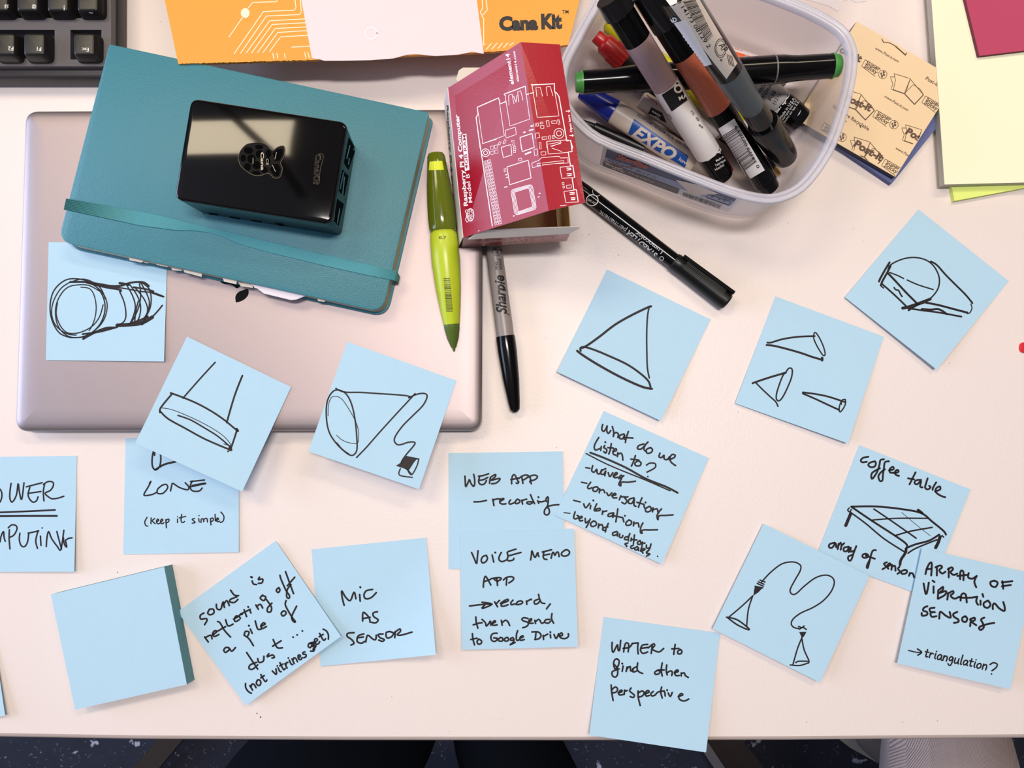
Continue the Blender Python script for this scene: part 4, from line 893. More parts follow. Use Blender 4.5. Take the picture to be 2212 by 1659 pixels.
lathe('tip', A, B, [(st(y), R(w, y)) for y, w in ((700, 35), (712, 33), (713, 32), (730, 26), (731, 25), (748, 13), (752, 7), (758.5, 4.5))], M_tip, mp)
I = Ink(860, 320, 3.95)
I.bars([(387, 1110), (442, 1108), (468, 1398), (413, 1400)][0:1]+[(413, 1400), (468, 1398), (442, 1108)], 26, 5)
I.text('0.7', 347, 775, 412, 773, 22, .03)
mark(mp, [mp.children[0]], I, 'barrel_print', mat('olive_print', (70, 72, 20), .4), label='dark barcode and 0.7 marking')
mark(mp, [mp.children[0]], Ink(860, 320, 3.95).text('MILAN', 300, 700, 462, 690, 34, .02), 'raised_name', mat('olive_mid', (140, 152, 24), .4), .00015)
I = Ink(860, 320, 3.95)
for x, y in ((360, 493), (348, 521), (378, 521), (335, 550), (365, 549), (395, 549), (322, 580), (350, 578), (380, 578), (405, 578)): I.circ(x, y, 7, 1.0, 10)
mark(mp, [cap], I, 'grip_dots', mat('olive_dark', (74, 80, 16), .3))
mark(mp, [cap], Ink(860, 320, 3.95).grid([(270, 115), (375, 108), (390, 185), (262, 188)], 6, 3), 'cap_window', M_inner, label='bright lime part seen through the cap')
# grey permanent marker, capped
sm = thing('permanent_marker', 'grey marker with a black cap lying on the desk beside the laptop', 'marker', P(1095, 700, 0))
A = P(1054, 440, .008); B = P(1113, 890, .0062); 
def sx(y, A=A, B=B):
    a = proj(A); b = proj(B); t = (y-a[1])/(b[1]-a[1]); return (B-A).length*t
mm = lambda w, h=.006: w/2/(F/(H-h))
lathe('barrel', A, B, [(0, .0045), (sx(448), .0054), (sx(560), mm(36)), (sx(700), mm(38.5)), (sx(729), mm(38))], mat('grey_barrel', (146, 136, 132), .35), sm)
lathe('cap', A, B, [(sx(727), mm(41)), (sx(733), mm(42)), (sx(760), mm(42)), (sx(820), mm(36)), (sx(870), mm(26)), (sx(885), mm(21)), (sx(890), mm(12))], M_black, sm)
br_ = sm.children[0]
I = Ink(860, 320, 3.95).text('FINE', 852, 1035, 848, 968, 22, .02).text('POINT', 888, 1033, 880, 940, 22, .02).text('AP', 862, 905, 852, 850, 34, .01).circ(845, 878, 42, 1, 20).circ(845, 878, 32, .7, 20)
I.text('Sharpie', 925, 1415, 900, 1080, 84, .028, .35).lines('w1.5 950,1425 925,1410')
mark(sm, [br_], I, 'name_print', M_dark, label='black script name and point size')
# black permanent pen
lp = thing('permanent_marker', 'thin all-black marker with ribbed cap lying below the clear container', 'marker', P(1420, 540, 0))
A = P(1225, 386, .0062); B = P(1571, 653, .0062); AB = (B-A).length
def sd(x): return AB*(x-1225)/(1571-1225)
lathe('barrel', A, B, [(0, .003), (.002, .0045), (sd(1262), .0052), (sd(1462), .0052), (sd(1464), .0042)], M_black, lp)
cp = lathe('cap', A, B, [(sd(1455), .0056), (sd(1459), .0060), (sd(1470), .0060), (sd(1472), .0058), (sd(1560), .0061), (sd(1568), .0060), (sd(1571), .0052)], M_blackm, lp)
d_ = (B-A).normalized(); s_ = V((d_.y, -d_.x, 0)); s_ = -s_ if s_.y < 0 else s_
for k in range(7):
    an = math.radians(-50+k*11); off = s_*math.sin(an)*-.0060+V((0, 0, math.cos(an)*.0060))
    a = A+d_*sd(1474)+off; b = A+d_*sd(1556)+off; u = s_*.00018; w = V((0, 0, .00018))
    bar('rib', a, b, .0003, .0003, M_blackm, lp)
a = A+d_*sd(1463)+s_*.0052+V((0, 0, .0042)); b = A+d_*sd(1569)+s_*.0062+V((0, 0, .0044))
bar('clip', a, b, .0022, .0022, M_black, lp)
I = Ink(1180, 340, 3.95).text('permanent', 690, 590+20, 465, 432+20, 40, .004).text('STAEDTLER', 952, 825, 705, 618, 46, .03, .15).text('Lumocolor', 1000, 795, 775, 615+12, 38, .005)
I.circ(985, 862, 16, 1.4)
mark(lp, [lp.children[0]], I, 'lettering', mat('silver_print', (205, 205, 210), .4), label='silver and white lettering')
I = Ink(1180, 340, 3.95).circ(392, 365, 50, 2, 24, ry=46).text('DRY SAFE', 425, 385, 358, 348, 20).circ(435, 290, 40, 1, 20)
mark(lp, [lp.children[0]], I, 'cap_off_badge', M_white, .00012, label='white ringed badge')

# ------------------------------------------------------------------ papers at the upper right
def sheetpad(name, label, cat, quad, h0, h1, m, side=None, r=.0003, off=(0, 0), **kw):
    t = thing(name, label, cat, P(quad[0][0], quad[0][1], h0))
    slab('pages', quad, [(0, h0), (0, h1-.0003)], r, side or m, t, hq=h1)
    return t, slab('top_sheet', quad, [(0, h1-.00025), (0, h1)], r, m, t, hq=h1)
M_slate = mat('slate_blue_paper', (96, 104, 150), .8)
sheetpad('sticky_note_pad', 'slate blue pad showing below the tan printed one', 'note pad', [(1876, 62), (2083, 202), (1926, 397), (1719, 257)], .0002, .004, M_slate)
M_kraft = mat('tan_backing_paper', (236, 208, 168), .7, var=.02, vscale=60)
kp, kts = sheetpad('sticky_note_pad', 'upside-down pad with tan printed backing, on the slate blue one', 'note pad', [(1851, 46), (2067, 172), (1934, 382), (1717, 256)], .0042, .009, M_kraft, mat('dark_blue_edge', (50, 52, 74), .8))
kt = tree_of([kts])
I = Ink(1700, 0, 4.148)
I.text('www.Post-it.com', 788, 440, 995, 562, 24, .015, .2).text('www.Post-it.com', 870, 870, 1080, 998, 24, .015, .2).text('www.Post-it.com', 970, 1335, 1180, 1460, 24, .015, .2)
I.text('Notes are Recyclable', 405, 965, 728, 1172, 32, .015).text('13', 508, 1085, 528, 1098, 18)
I.text('Post-it', 515, 895, 745, 1000, 62, .05, .1).text('Post-it', 590, 1305, 845, 1450, 64, .05, .1).text('Post-it', 1055, 1195, 1290, 1325, 62, .05, .1).text('Post-it', 420, 440, 655, 560, 62, .05, .1)
I.text('Post-it', 1238, 712, 1345, 775, 32, .015)
for (x, y) in ((700, 535), (800, 985), (880, 1425), (1240, 860), (335, 1098)):
    I.lines(f'w1.1 {x},{y} {x+135},{y+78} /w1.1 {x+90},{y+150} {x-32},{y+58} {x},{y}', sm=False)
    I.text('Super', x+2, y+38, x+128, y+105, 34, .022, .15).text('Sticky', x-14, y+68, x+105, y+132, 34, .022, .15)
    cx, cy = x+158, y+132; I.circ(cx, cy, 38, 1.1, 18).lines(f'w1 {cx-5},{cy+32} {cx+5},{cy-5} {cx+20},{cy-22}', sm=True)
    for dx, dy in ((-14, -6), (12, 4), (8, -20), (-8, 16)): I.circ(cx+dx, cy+dy, 5, 1.8, 8, ry=8)
for (x, y) in ((960, 660), (600, 1228), (1062, 1118), (520, 800)):
    I.lines(f'w1.2 {x},{y} {x+145},{y+45} {x+92},{y+175} /w1.2 {x+145},{y+45} {x+100},{y+178} /w1.2 {x},{y} {x+12},{y+60} {x-8},{y+145} /w1.2 {x+4},{y+30} {x-35},{y+28} {x-12},{y+90} {x-28},{y+140} {x-8},{y+145} /w2.2 {x-8},{y+145} {x+92},{y+180} {x+182},{y+275} /w2.2 {x+182},{y+275} {x+262},{y+190} /w1.2 {x+262},{y+190} {x+145},{y+50} /w1.2 {x+98},{y+170} {x+172},{y+98} {x+232},{y+140} {x+260},{y+185}', sm=False)
I.lines('w1.8 850,350 862,375 /w1.8 862,378 920,385 975,415 /w2.8 975,418 1060,492 /w1.8 1060,495 1072,475', sm=False)
I.lines('w2 650,1120 660,1145 /w2 655,1130 665,1125')
I.build('backing_print', kt, mat('brown_print', (96, 72, 58), .6), kp, .0001, label='brown printed marks')
M_cream = mat('cream_paper', (250, 244, 212), .75)
M_gy = mat('pale_lime_paper', (226, 240, 130), .75)
sheetpad('sticky_note_pad', 'pale lime pad under the large cream pad, only its lower edge showing', 'note pad', [(2015.8, 188), (2262, 142), (2308, 388), (2062, 434)], .0002, .0035, M_gy)
sheetpad('paper_pad', 'large cream pad at the upper right corner', 'note pad', [(2001, -160), (2420, -175), (2440, 388), (2040.5, 398.5)], .0037, .0095, M_cream, mat('pad_side_grey', (190, 186, 176), .8))
sheetpad('sticky_note_pad', 'magenta pad lying on the large cream pad', 'note pad', [(2055, -130), (2300, -155), (2330, 95), (2116, 120.5)], .0097, .0125, mat('magenta_paper', (186, 68, 100), .8), mat('magenta_edge', (112, 52, 66), .8))
# red dot at the right edge
st_ = thing('dot_sticker', 'red round dot just cut off by the right edge', 'sticker', P(2215, 750, 0))
slab('disc', [(2204, 739), (2228, 739), (2228, 762), (2204, 762)], [(0, .0001), (0, .0012), (.0003, .0016)], .0035, mat('red_dot', (216, 44, 52), .4), st_, seg=6)

# ------------------------------------------------------------------ clear container
def clear_mat():
    m = bpy.data.materials.new('clear_polypropylene'); m.use_nodes = True; nt = m.node_tree; b = nt.nodes['Principled BSDF']
    b.inputs['Base Color'].default_value = (.80, .78, .83, 1); b.inputs['Roughness'].default_value = .28; b.inputs['Specular IOR Level'].default_value = .6
    tr = nt.nodes.new('ShaderNodeBsdfTransparent'); tr.inputs[0].default_value = (.97, .95, .95, 1)
    fr = nt.nodes.new('ShaderNodeLayerWeight'); fr.inputs[0].default_value = .35
    mr = nt.nodes.new('ShaderNodeMapRange'); mr.inputs[3].default_value = .14; mr.inputs[4].default_value = .52
    nt.links.new(fr.outputs['Facing'], mr.inputs[0])
    mx = nt.nodes.new('ShaderNodeMixShader'); out = nt.nodes['Material Output']
    nt.links.new(mr.outputs[0], mx.inputs[0]); nt.links.new(tr.outputs[0], mx.inputs[1]); nt.links.new(b.outputs[0], mx.inputs[2]); nt.links.new(mx.outputs[0], out.inputs[0])
    return m
M_clear = clear_mat()
M_rim = mat('frosted_rim', (206, 203, 214), .25, spec=.6, alpha=.66)
ct = thing('storage_container', 'clear plastic storage container with a white rim, full of markers', 'container', P(1520, 200, 0))
RH = .063
rim = [(1283, 0), (1262, 38), (1236, 85), (1214, 130), (1206, 175), (1213, 222), (1240, 263), (1290, 305), (1384, 343), (1475, 380), (1569, 416), (1635, 434), (1685, 434), (1738, 409), (1784, 353), (1815, 290), (1842, 200), (1852, 140), (1848, 95), (1822, 55), (1765, 20), (1700, -8), (1600, -45), (1480, -88), (1400, -105), (1340, -85), (1305, -45)]
rp = spline([tuple(p) for p in rim]+[rim[0]], 3)[:-1]
RW = [P(x, y, RH) for x, y in rp]
RC = sum(RW, V((0, 0, 0)))/len(RW)
nR = len(RW)
def inl(k, z, push=V((0, 0, 0))):
    out = []
    for i, p in enumerate(RW):
        a = RW[i-1]; b = RW[(i+1) % nR]; d = (b-a); n_ = V((-d.y, d.x, 0)).normalized()
        if n_.dot(RC-p) < 0: n_ = -n_
        q = p+n_*k; out.append(V((q.x, q.y, T+z))+push)
    return out
# walls: outside down, then inside up
outer = [inl(.0028, RH-.001), inl(.0028, RH-.006), inl(.0032, .030), inl(.0040, .010), inl(.0055, .004), inl(.009, .0008)]
inner = [inl(.0105, .0022), inl(.0070, .0048), inl(.0052, .011), inl(.0044, .030), inl(.0040, RH-.006), inl(.0040, RH-.001)]
lo = outer+inner
vs, fs = loft(lo, close_top=False, close_bot=False)
N_ = nR; fs.append(tuple(range(5*N_, 6*N_))); fs.append(tuple(range(7*N_-1, 6*N_-1, -1)))
fs = [f for f in fs if not (len(f) == 4 and set(x//N_ for x in f) == {5, 6})]
body = sharp(obj('body', vs, fs, M_clear, ct), 60)
rl = [inl(.0034, RH-.0035), inl(-.0002, RH-.0038), inl(-.0008, RH-.0015), inl(-.0002, RH), inl(.0012, RH-.0004), inl(.0020, RH-.0012), inl(.0028, RH-.0003), inl(.0040, RH), inl(.0052, RH-.0012), inl(.0056, RH-.004)]
vs, fs = loft(rl, False, False)
obj('rim', vs, fs, M_rim, ct, smooth=True, label='frosted white rolled rim')
# hinged lid folded back beyond the container
ld = [(1500, -75), (1700, -14), (1790, 12), (1811, 24), (1820, 2), (1836, -3), (1850, 5), (1872, 2), (1886, -12), (1960, -300), (1560, -420), (1450, -200)]
panel('lid', [P(x, y, RH-.004-(.03 if y < -100 else 0)) for x, y in ld], .001, M_clear, ct, label='clear hinged lid folded back')
# paper label on the front wall
cb_ = tree_of([body])
I = Ink(1270, 300, 6.144).grid([(215, 60), (2075, 740), (1860, 965), (155, 335)], 24, 5)
I.build('label', cb_, mat('label_white', (240, 232, 234), .5), ct, .0003, label='printed paper label on the front wall')
lb = cb_
I = Ink(1270, 300, 6.144).grid([(262, 100), (2010, 745), (1945, 815), (235, 225)], 20, 2).build('label_top_band', lb, mat('label_navy', (74, 82, 118), .5), ct, .0005)
I = Ink(1270, 300, 6.144).grid([(235, 228), (1950, 818), (1885, 885), (1220, 655), (218, 280)][0:3]+[(218, 285)], 20, 2).build('label_blue_band', lb, mat('label_slate', (156, 162, 194), .5), ct, .0006)
I = Ink(1270, 300, 6.144).grid([(212, 285), (1222, 660), (1190, 722), (198, 348)], 16, 2).build('label_grey_band', lb, mat('label_grey', (108, 100, 106), .5), ct, .0006)
I = Ink(1270, 300, 6.144).grid([(1165, 525), (1480, 600), (1740, 715), (1400, 745)], 6, 3)
for a in ((235, 298), (300, 335), (250, 320), (330, 372), (400, 388), (440, 410), (420, 372), (360, 360)): I.line([(a[0], a[1]), (a[0]+45, a[1]+18)], 2)
I.text('13.0 cm x 10.2 cm', 540, 440, 880, 575, 22, 0)
I.build('label_picture', lb, mat('label_beige', (236, 216, 210), .5), ct, .0007)
I = Ink(1270, 300, 6.144).text('Sterilite', 380, 235, 800, 385, 60, .05, .2).circ(570, 290, 250, 1.2, 30, ry=70)
I.build('label_name', lb, mat('label_red', (186, 86, 80), .5), ct, .0009)
I = Ink(1270, 300, 6.144).bars([(1275, 700), (1785, 865), (1755, 920), (1260, 745)], 44, 9)
I.build('label_barcode', lb, mat('label_dark', (60, 54, 64), .5), ct, .0009)
I = Ink(1270, 300, 6.144).text('3" x 5"', 1630, 755, 1860, 830, 34, .01).lines('w1.2 1600,720 1905,820 1865,865 1580,765 1600,720', sm=False)
I.text('5 1/8" L x 4" W x 2" H', 275, 275, 900, 510, 24)
I.build('label_print', lb, mat('label_dark', (60, 54, 64), .5), ct, .0009)

# ------------------------------------------------------------------ markers inside the container
def pen(name, label, a, b, group=None, cat='marker'):
    A = P(*a); B = P(*b); t = thing(name, label, cat, V((B.x, B.y, min(A.z, B.z)))); 
    if group: t['group'] = group
    pa = proj(A); pb_ = proj(B); L = (B-A).length
    def s(x, y):  # photo pixel -> distance along the axis
        d = V((pb_[0]-pa[0], pb_[1]-pa[1])); u = (V((x, y))-V(pa)).dot(d)/d.length_squared
        # perspective-correct parameter
        za = CAM.z-A.z; zb = CAM.z-B.z
        v = u*za/(zb+u*(za-zb)) if abs(za-zb) > 1e-6 else u
        return v*L
    return t, A, B, s, L
G = 'markers in the clear container'
# yellow highlighter at the bottom
t, A, B, s, L = pen('highlighter', 'yellow highlighter at the bottom of the container, under the fat markers', (1312, 48, .0125), (1598, 272, .0115), G)
M_yel = mat('highlighter_yellow', (196, 188, 30), .35)
lathe('barrel', A, B, [(0, .004), (.002, .006), (.03, .0065), (L*.62, .0065), (L*.63, .006)], M_yel, t)
lathe('cap', A, B, [(L*.62, .0067), (L*.95, .0062), (L, .005)], M_yel, t)
# red dry-erase marker
t, A, B, s, L = pen('dry_erase_marker', 'red-capped marker with a stepped cap at the upper left inside the container', (1287, 77, .024), (1440, 215, .010), G)
M_rc = mat('red_cap', (168, 26, 26), .3)
r_ = .0071
cp = lathe('cap', A, B, [(0, .0038), (.0012, .0043), (.0058, .0044), (.006, .0052), (.0075, .0064), (.013, .0069), (.0235, r_), (.024, r_)], M_rc, t)
for k in range(18):
    an = 2*math.pi*k/18; d = (B-A).normalized(); u = d.orthogonal().normalized(); w = d.cross(u); o_ = (u*math.cos(an)+w*math.sin(an))
    a = A+d*.0135+o_*.0070; b = A+d*.0235+o_*.0073
    if o_.z > -.3: bar('cap_rib', a, b, .0004, .0004, M_rc, t)
lathe('barrel', A, B, [(.024, .0066), (L-.001, .0066), (L, .006)], M_blackm, t)
# blue-capped dry-erase marker
t, A, B, s, L = pen('dry_erase_marker', 'white marker with a blue cap and blue label, against the front wall of the container', (1256, 196, .014), (1500, 353, .0105), G)
M_bc = mat('blue_cap', (22, 40, 150), .25); M_wb = mat('ivory_barrel', (212, 198, 186), .35)
lathe('cap', A, B, [(0, .0045), (.001, .0052), (.010, .0062), (s(1318, 237), .0075), (s(1327, 240), .0076)], M_bc, t)
bl = lathe('barrel', A, B, [(s(1326, 240), .0070), (s(1329, 242), .0077), (L-.002, .0077), (L, .007)], M_wb, t)
bb = tree_of([bl])
Ink(1220, 180, 7.9).grid([(1180, 605), (2110, 1240), (2050, 1440), (1080, 860)], 24, 10).build('label', bb, mat('label_blue', (22, 76, 160), .35), t, .0001, label='blue label')
Ink(1220, 180, 7.9).grid([(1300, 465), (1860, 820), (1850, 870), (1285, 485)], 16, 3).build('label_stripe', bb, mat('label_navy_blue', (14, 42, 110), .35), t, .0001)
Ink(1220, 180, 7.9).text('CONFORMS TO ASTM D4236. NON-TOXIC', 1232, 548, 2150, 1150, 38, .012, .2).build('fine_print', bb, mat('label_navy_blue'), t, .0002) if False else Ink(1220, 180, 7.9).text('CONFORMS TO ASTM D4236. NON-TOXIC', 1232, 555, 2150, 1165, 38, .012, .2).build('fine_print', bb, MATS['label_navy_blue'], t, .0002)
I = Ink(1220, 180, 7.9).text('EXPO', 1140, 880, 1830, 1330, 200, .04, .25).text('low odor', 1940, 1310, 2350, 1560, 60, .02)
I.build('name_print', bb, M_wb, t, .0002, label='pale EXPO lettering')
# white refillable marker
t, A, B, s, L = pen('dry_erase_marker', 'white marker marked easy refill, between the blue-capped one and the mauve band', (1384, 214, .017), (1520, 305, .012), G)
bl = lathe('barrel', A, B, [(0, .0050), (.0008, .0058), (L, .0060)], mat('pearl_barrel', (204, 190, 180), .25), t)
bb = tree_of([bl])
Ink(1220, 180, 7.9).grid([(1480, 405), (1660, 500), (1740, 680), (1420, 515)], 5, 4).build('badge', bb, M_dark, t, .0001, label='black badge')
Ink(1220, 180, 7.9).text('easy', 1482, 480, 1635, 575, 40, .02).text('refill', 1450, 540, 1600, 630, 40, .02).build('badge_lettering', bb, M_white, t, .0002)
Ink(1220, 180, 7.9).lines('w1.6 1400,200 1520,310 /w1.6 1545,300 1580,370').build('stripe', bb, M_rc, t, .0001)
# red pen low between the fat markers
t, A, B, s, L = pen('ballpoint_pen', 'red pen lying deep between the mauve and copper banded markers', (1388, 178, .006), (1580, 372, .0055), G, 'pen')
lathe('barrel', A, B, [(0, .0038), (.001, .0042), (L*.9, .0042), (L, .002)], M_rc, t)
# orange and white marker
t, A, B, s, L = pen('marker', 'white marker with an orange label reading NON-TOXIC, behind the green-ended one', (1515, 103, .0125), (1700, 168, .0115), G)
bl = lathe('barrel', A, B, [(0, .006), (.001, .0068), (L-.001, .0068), (L, .006)], mat('warm_white', (228, 212, 206), .35), t)
bb = tree_of([bl])
Ink(1500, 60, 6.506).grid([(455, 298), (800, 405), (800, 520), (560, 450)], 8, 4).build('label', bb, mat('orange_label', (226, 90, 30), .4), t, .0001, label='orange label')
Ink(1500, 60, 6.506).text('NON-TOXIC', 420, 252, 678, 332, 28, .02, .2).build('fine_print', bb, mat('red_orange_print', (206, 74, 40), .5), t, .0001)
# ballpoint with brass tip
t, A, B, s, L = pen('ballpoint_pen', 'black pen with a brass point, its tip by the right front corner of the container', (1560, 288, .012), (1685, 377, .0045), G, 'pen')
lathe('barrel', A, B, [(0, .004), (.001, .0045), (s(1650, 352), .0045), (s(1668, 365), .0034)], M_black, t)
lathe('tip', A, B, [(s(1668, 365), .0032), (s(1680, 373), .0018), (L, .0009)], mat('brass', (190, 150, 84), .3, metal=.9), t)
# thin black pen along the front wall
t, A, B, s, L = pen('ballpoint_pen', 'thin black pen mostly hidden behind the front rim of the container', (1253, 260, .006), (1390, 322, .005), G, 'pen')
lathe('barrel', A, B, [(0, .0012), (.01, .0022), (.0105, .003), (L, .0036)], M_blackm, t)
# short chartpak-type marker lying with its label up
t, A, B, s, L = pen('art_marker', 'black-ended marker with a grey label numbered P-28, right side of the container', (1592, 144, .022), (1729, 261, .0105), G)
M_gl = mat('silver_grey_label', (176, 170, 168), .3)
lb_ = lathe('label', A, B, [(0, .0084), (s(1682, 221), .0086)], M_gl, t)
bk = lathe('barrel', A, B, [(s(1682, 221), .0087), (s(1716, 250), .0087), (s(1716.5, 250.5), .0084), (L-.001, .0084), (L, .0078)], M_black, t)
I = Ink(1500, 60, 6.506).text('VERDE', 915, 945, 1020, 800, 52, .003).text('MANZANA', 945, 1030, 1095, 815, 50, .003).text('P-28', 1080, 1030, 1150, 905, 50, .01).text('(121)', 1130, 1080, 1215, 950, 48, .01).text('POMME', 830, 890, 900, 790, 45)
I.build('label_print', [lb_], M_dark, t, .0001)
I = Ink(1500, 60, 6.506).text('Chartpak', 1090, 1300, 1370, 905, 62, .04, .1).text('Made in U.S.A.', 1215, 1285, 1420, 990, 36, .01).text('Fabrique aux E.U.', 1235, 1320, 1445, 1015, 32, .002).text('Hecho en los E.E.', 1255, 1360, 1480, 1040, 32, .002)
I.poly([(1445, 1240), (1500, 1150), (1480, 1210)])
I.build('barrel_print', [bk], M_white, t, .0001)
# green-ended twin marker across the container
t, A, B, s, L = pen('twin_tip_marker', 'black twin-tip marker with bright green ends lying across the container', (1243, 179, .0425), (1813, 141.5, .0470), G)
sc_ = F/(H-.047)
R2 = lambda w: w/2/sc_
M_gr = mat('bright_green_plug', (74, 150, 70), .3)
lathe('end_plug', A, B, [(0, R2(38)), (.0006, R2(42)), (s(1253, 178), R2(44)), (s(1253.5, 178), R2(50)), (s(1259, 178), R2(51))], M_gr, t)
lathe('cap', A, B, [(s(1259, 178), R2(51)), (s(1330, 173), R2(52)), (s(1350, 172), R2(56)), (s(1370, 170), R2(59))], M_black, t)
lathe('barrel', A, B, [(s(1370, 170), R2(57)), (s(1371, 170), R2(60)), (s(1668, 151), R2(62))], M_black, t)
lathe('seam_ring', A, B, [(s(1668, 151), R2(61)), (s(1668.5, 151), R2(63)), (s(1671.5, 151), R2(63)), (s(1672, 151), R2(61))], mat('ring_grey', (110, 104, 98), .3), t)
lathe('cap', A, B, [(s(1672, 151), R2(62)), (s(1690, 150), R2(61)), (s(1710, 148), R2(56)), (s(1725, 147), R2(54)), (s(1795, 143), R2(53))], M_black, t)
lathe('end_plug', A, B, [(s(1795, 143), R2(55)), (s(1799, 142), R2(55)), (s(1799.5, 142), R2(49)), (L-.0006, R2(48)), (L, R2(44))], M_gr, t)
# three fat leaning art markers
t, A, B, s, L = pen('art_marker', 'fat marker with a mauve band, leftmost of the three leaning markers', (1318, -8, .096), (1561, 382, .0145), G)
rA = .0077
lathe('cap', A, B, [(0, .0085), (s(1330, 33), .0089), (s(1331, 34), .0086)], mat('smoky_black_cap', (24, 22, 24), .2), t)
lathe('barrel', A, B, [(s(1330, 33), rA), (s(1375.5, 88), rA)], M_black, t)
lathe('colour_band', A, B, [(s(1375.5, 88), rA+.0001), (s(1432.5, 187), rA+.0001)], mat('mauve_band', (166, 138, 140), .3), t, label='mauve colour band')
wl = lathe('label', A, B, [(s(1432.5, 187), rA+.0002), (s(1526, 332), rA+.0002)], M_label, t)
bk = lathe('barrel_end', A, B, [(s(1526, 332), rA+.0002), (s(1555, 372), rA+.0001), (s(1556, 373), rA-.0006), (L, rA-.001)], M_black, t)
wb = tree_of([wl, bk])
Ink(1220, 180, 7.9).grid([(1610, 125), (1900, -60), (2095, 285), (1825, 480)], 10, 10).build('label_black_field', wb, M_dark, t, .00012)
I = Ink(1220, 180, 7.9).circ(1930, 92, 58, 4, 24).text('MARKER', 1955, 290, 2330, 130, 64, .03)
I.build('label_lettering', wb, M_white, t, .0003)
I = Ink(1440, 220, 6.9125).bars([(130, 470), (455, 990), (390, 1010), (60, 500)][0:1]+[(470, 985), (400, 1010), (60, 490)], 44, 4)
I.text('41730 80295', 450, 960, 150, 410, 44, .003).text('P-56', 350, 150, 395, 200, 40).text('88', 430, 240, 465, 290, 30).text('88', 470, 350, 530, 400, 30)
I.build('label_print', [wl], M_dark, t, .0002, label='black barcode print')
I = Ink(1220, 180, 7.9).circ(1720, 620, 100, 1.2, 26).circ(1720, 620, 72, 1, 22).text('AP', 1690, 560, 1770, 680, 60, .01)
I.build('seal_print', [wl], M_dark, t, .0002, label='round approval seal')
I = Ink(1440, 220, 6.9125).text('Chartpak', 600, 890, 900, 660, 80, .04, .2).text('Made in', 745, 895, 850, 830, 34, .01).text('Fabrique', 740, 965, 880, 880, 40, .004).text('Hecho', 735, 1030, 860, 950, 40, .004)
I.build('barrel_print', [bk], M_white, t, .0002)
t, A, B, s, L = pen('art_marker', 'fat marker with a glossy copper band, middle of the three leaning markers', (1392, -22, .0935), (1662, 407, .0125), G)
lathe('cap', A, B, [(0, .0081), (s(1431, 60), .0083), (s(1432, 61), .0081)], MATS['smoky_black_cap'], t)
lathe('barrel', A, B, [(s(1431, 60), rA), (s(1468, 125), rA)], M_black, t)
lathe('colour_band', A, B, [(s(1468, 125), rA+.0001), (s(1542, 240), rA+.0001)], mat('copper_band', (176, 92, 68), .28, coat=.5, var=.12, vscale=500), t, label='copper colour band')
bk = lathe('barrel_end', A, B, [(s(1542, 240), rA+.0001), (s(1652, 392), rA+.0001), (s(1653, 393), rA-.0006), (L, rA-.0012)], M_black, t)
bb = tree_of([bk])
Ink(1440, 220, 6.9125).grid([(715, 440), (1005, 250), (1465, 1020), (1160, 1203)], 10, 24).build('sticker', bb, M_label, t, .00012, label='white barcode sticker')
Ink(1440, 220, 6.9125).grid([(690, 560), (760, 520), (1120, 1100), (1040, 1125)], 3, 16).build('sticker_edge', bb, mat('sticker_shade_white', (222, 222, 232), .4), t, .0001)
I = Ink(1440, 220, 6.9125)
q = [(1040, 375), (1345, 900), (1115, 1075), (805, 525)]
I.bars(q, 46, 11).text('0 14173 08283 7', 1390, 975, 1050, 340, 44, .012)
I.build('barcode', bb, M_dark, t, .00022, label='black barcode')
t, A, B, s, L = pen('art_marker', 'fat marker with a slate grey band and a flared black cap, topmost of the pile', (1455, -22, .146), (1699, 343, .019), G)
rC = .0077
bk = lathe('barrel', A, B, [(0, .0087), (s(1565, 158), .0081)], M_black, t)
lathe('colour_band', A, B, [(s(1565, 158), .0082), (s(1619, 236), .0069)], mat('slate_band', (72, 82, 86), .4), t, label='slate grey band')
lathe('barrel_neck', A, B, [(s(1619, 236), .0070), (s(1648, 275), .0074)], M_black, t)
lathe('cap', A, B, [(s(1644, 268), .0090), (s(1650, 275), .0093), (s(1670, 305), .0089), (s(1690, 334), .0082), (s(1696, 340), .0074), (L, .005)], M_black, t)
bb = tree_of([bk])
# white label field on it
Ink(1200, 0, 6.506).grid([(1640, -80), (2060, -330), (2700, 900), (2330, 1060)][0:4], 2, 2)
Ink(1500, 60, 6.506).grid([(-470, -480), (-75, -640), (600, 500), (450, 720)], 12, 24).build('label', bb, mat('label_ivory', (226, 212, 200), .4), t, .00012, label='ivory label')
Ink(1200, 0, 6.506).grid([(1610, 340), (1830, 270), (2200, 900), (2070, 940)], 8, 14).build('label_panel', bb, M_label, t, .00016)
I = Ink(1200, 0, 6.506).bars([(1790, 20), (2130, 590), (2212, 500), (1960, -10)], 40, 8)
I.text('0 14173 08129 2', 1700, 10, 2140, 680, 55, .006)
I.build('barcode', bb, M_dark, t, .0002, label='black barcode')
I = Ink(1500, 60, 6.506).circ(365, 285, 78, 1.4, 26, ry=130).circ(365, 285, 60, 1, 26, ry=105).text('AP', 335, 245, 400, 350, 90, .005).circ(375, 452, 12, 1.5, 10)
for k in range(4): I.line([(455+k*22, 370+k*8), (490+k*22, 520+k*10)], 1.2, sm=False)
I.build('seal_print', bb, M_dark, t, .0002, label='round approval seal')
Ink(1200, 0, 6.506).text('AD', 1600, 320, 1715, 290, 60, .06).lines('w1.5 1470,80 1500,140 1540,180 /w1.5 1410,30 1480,60').build('barrel_print', bb, M_white, t, .0003)

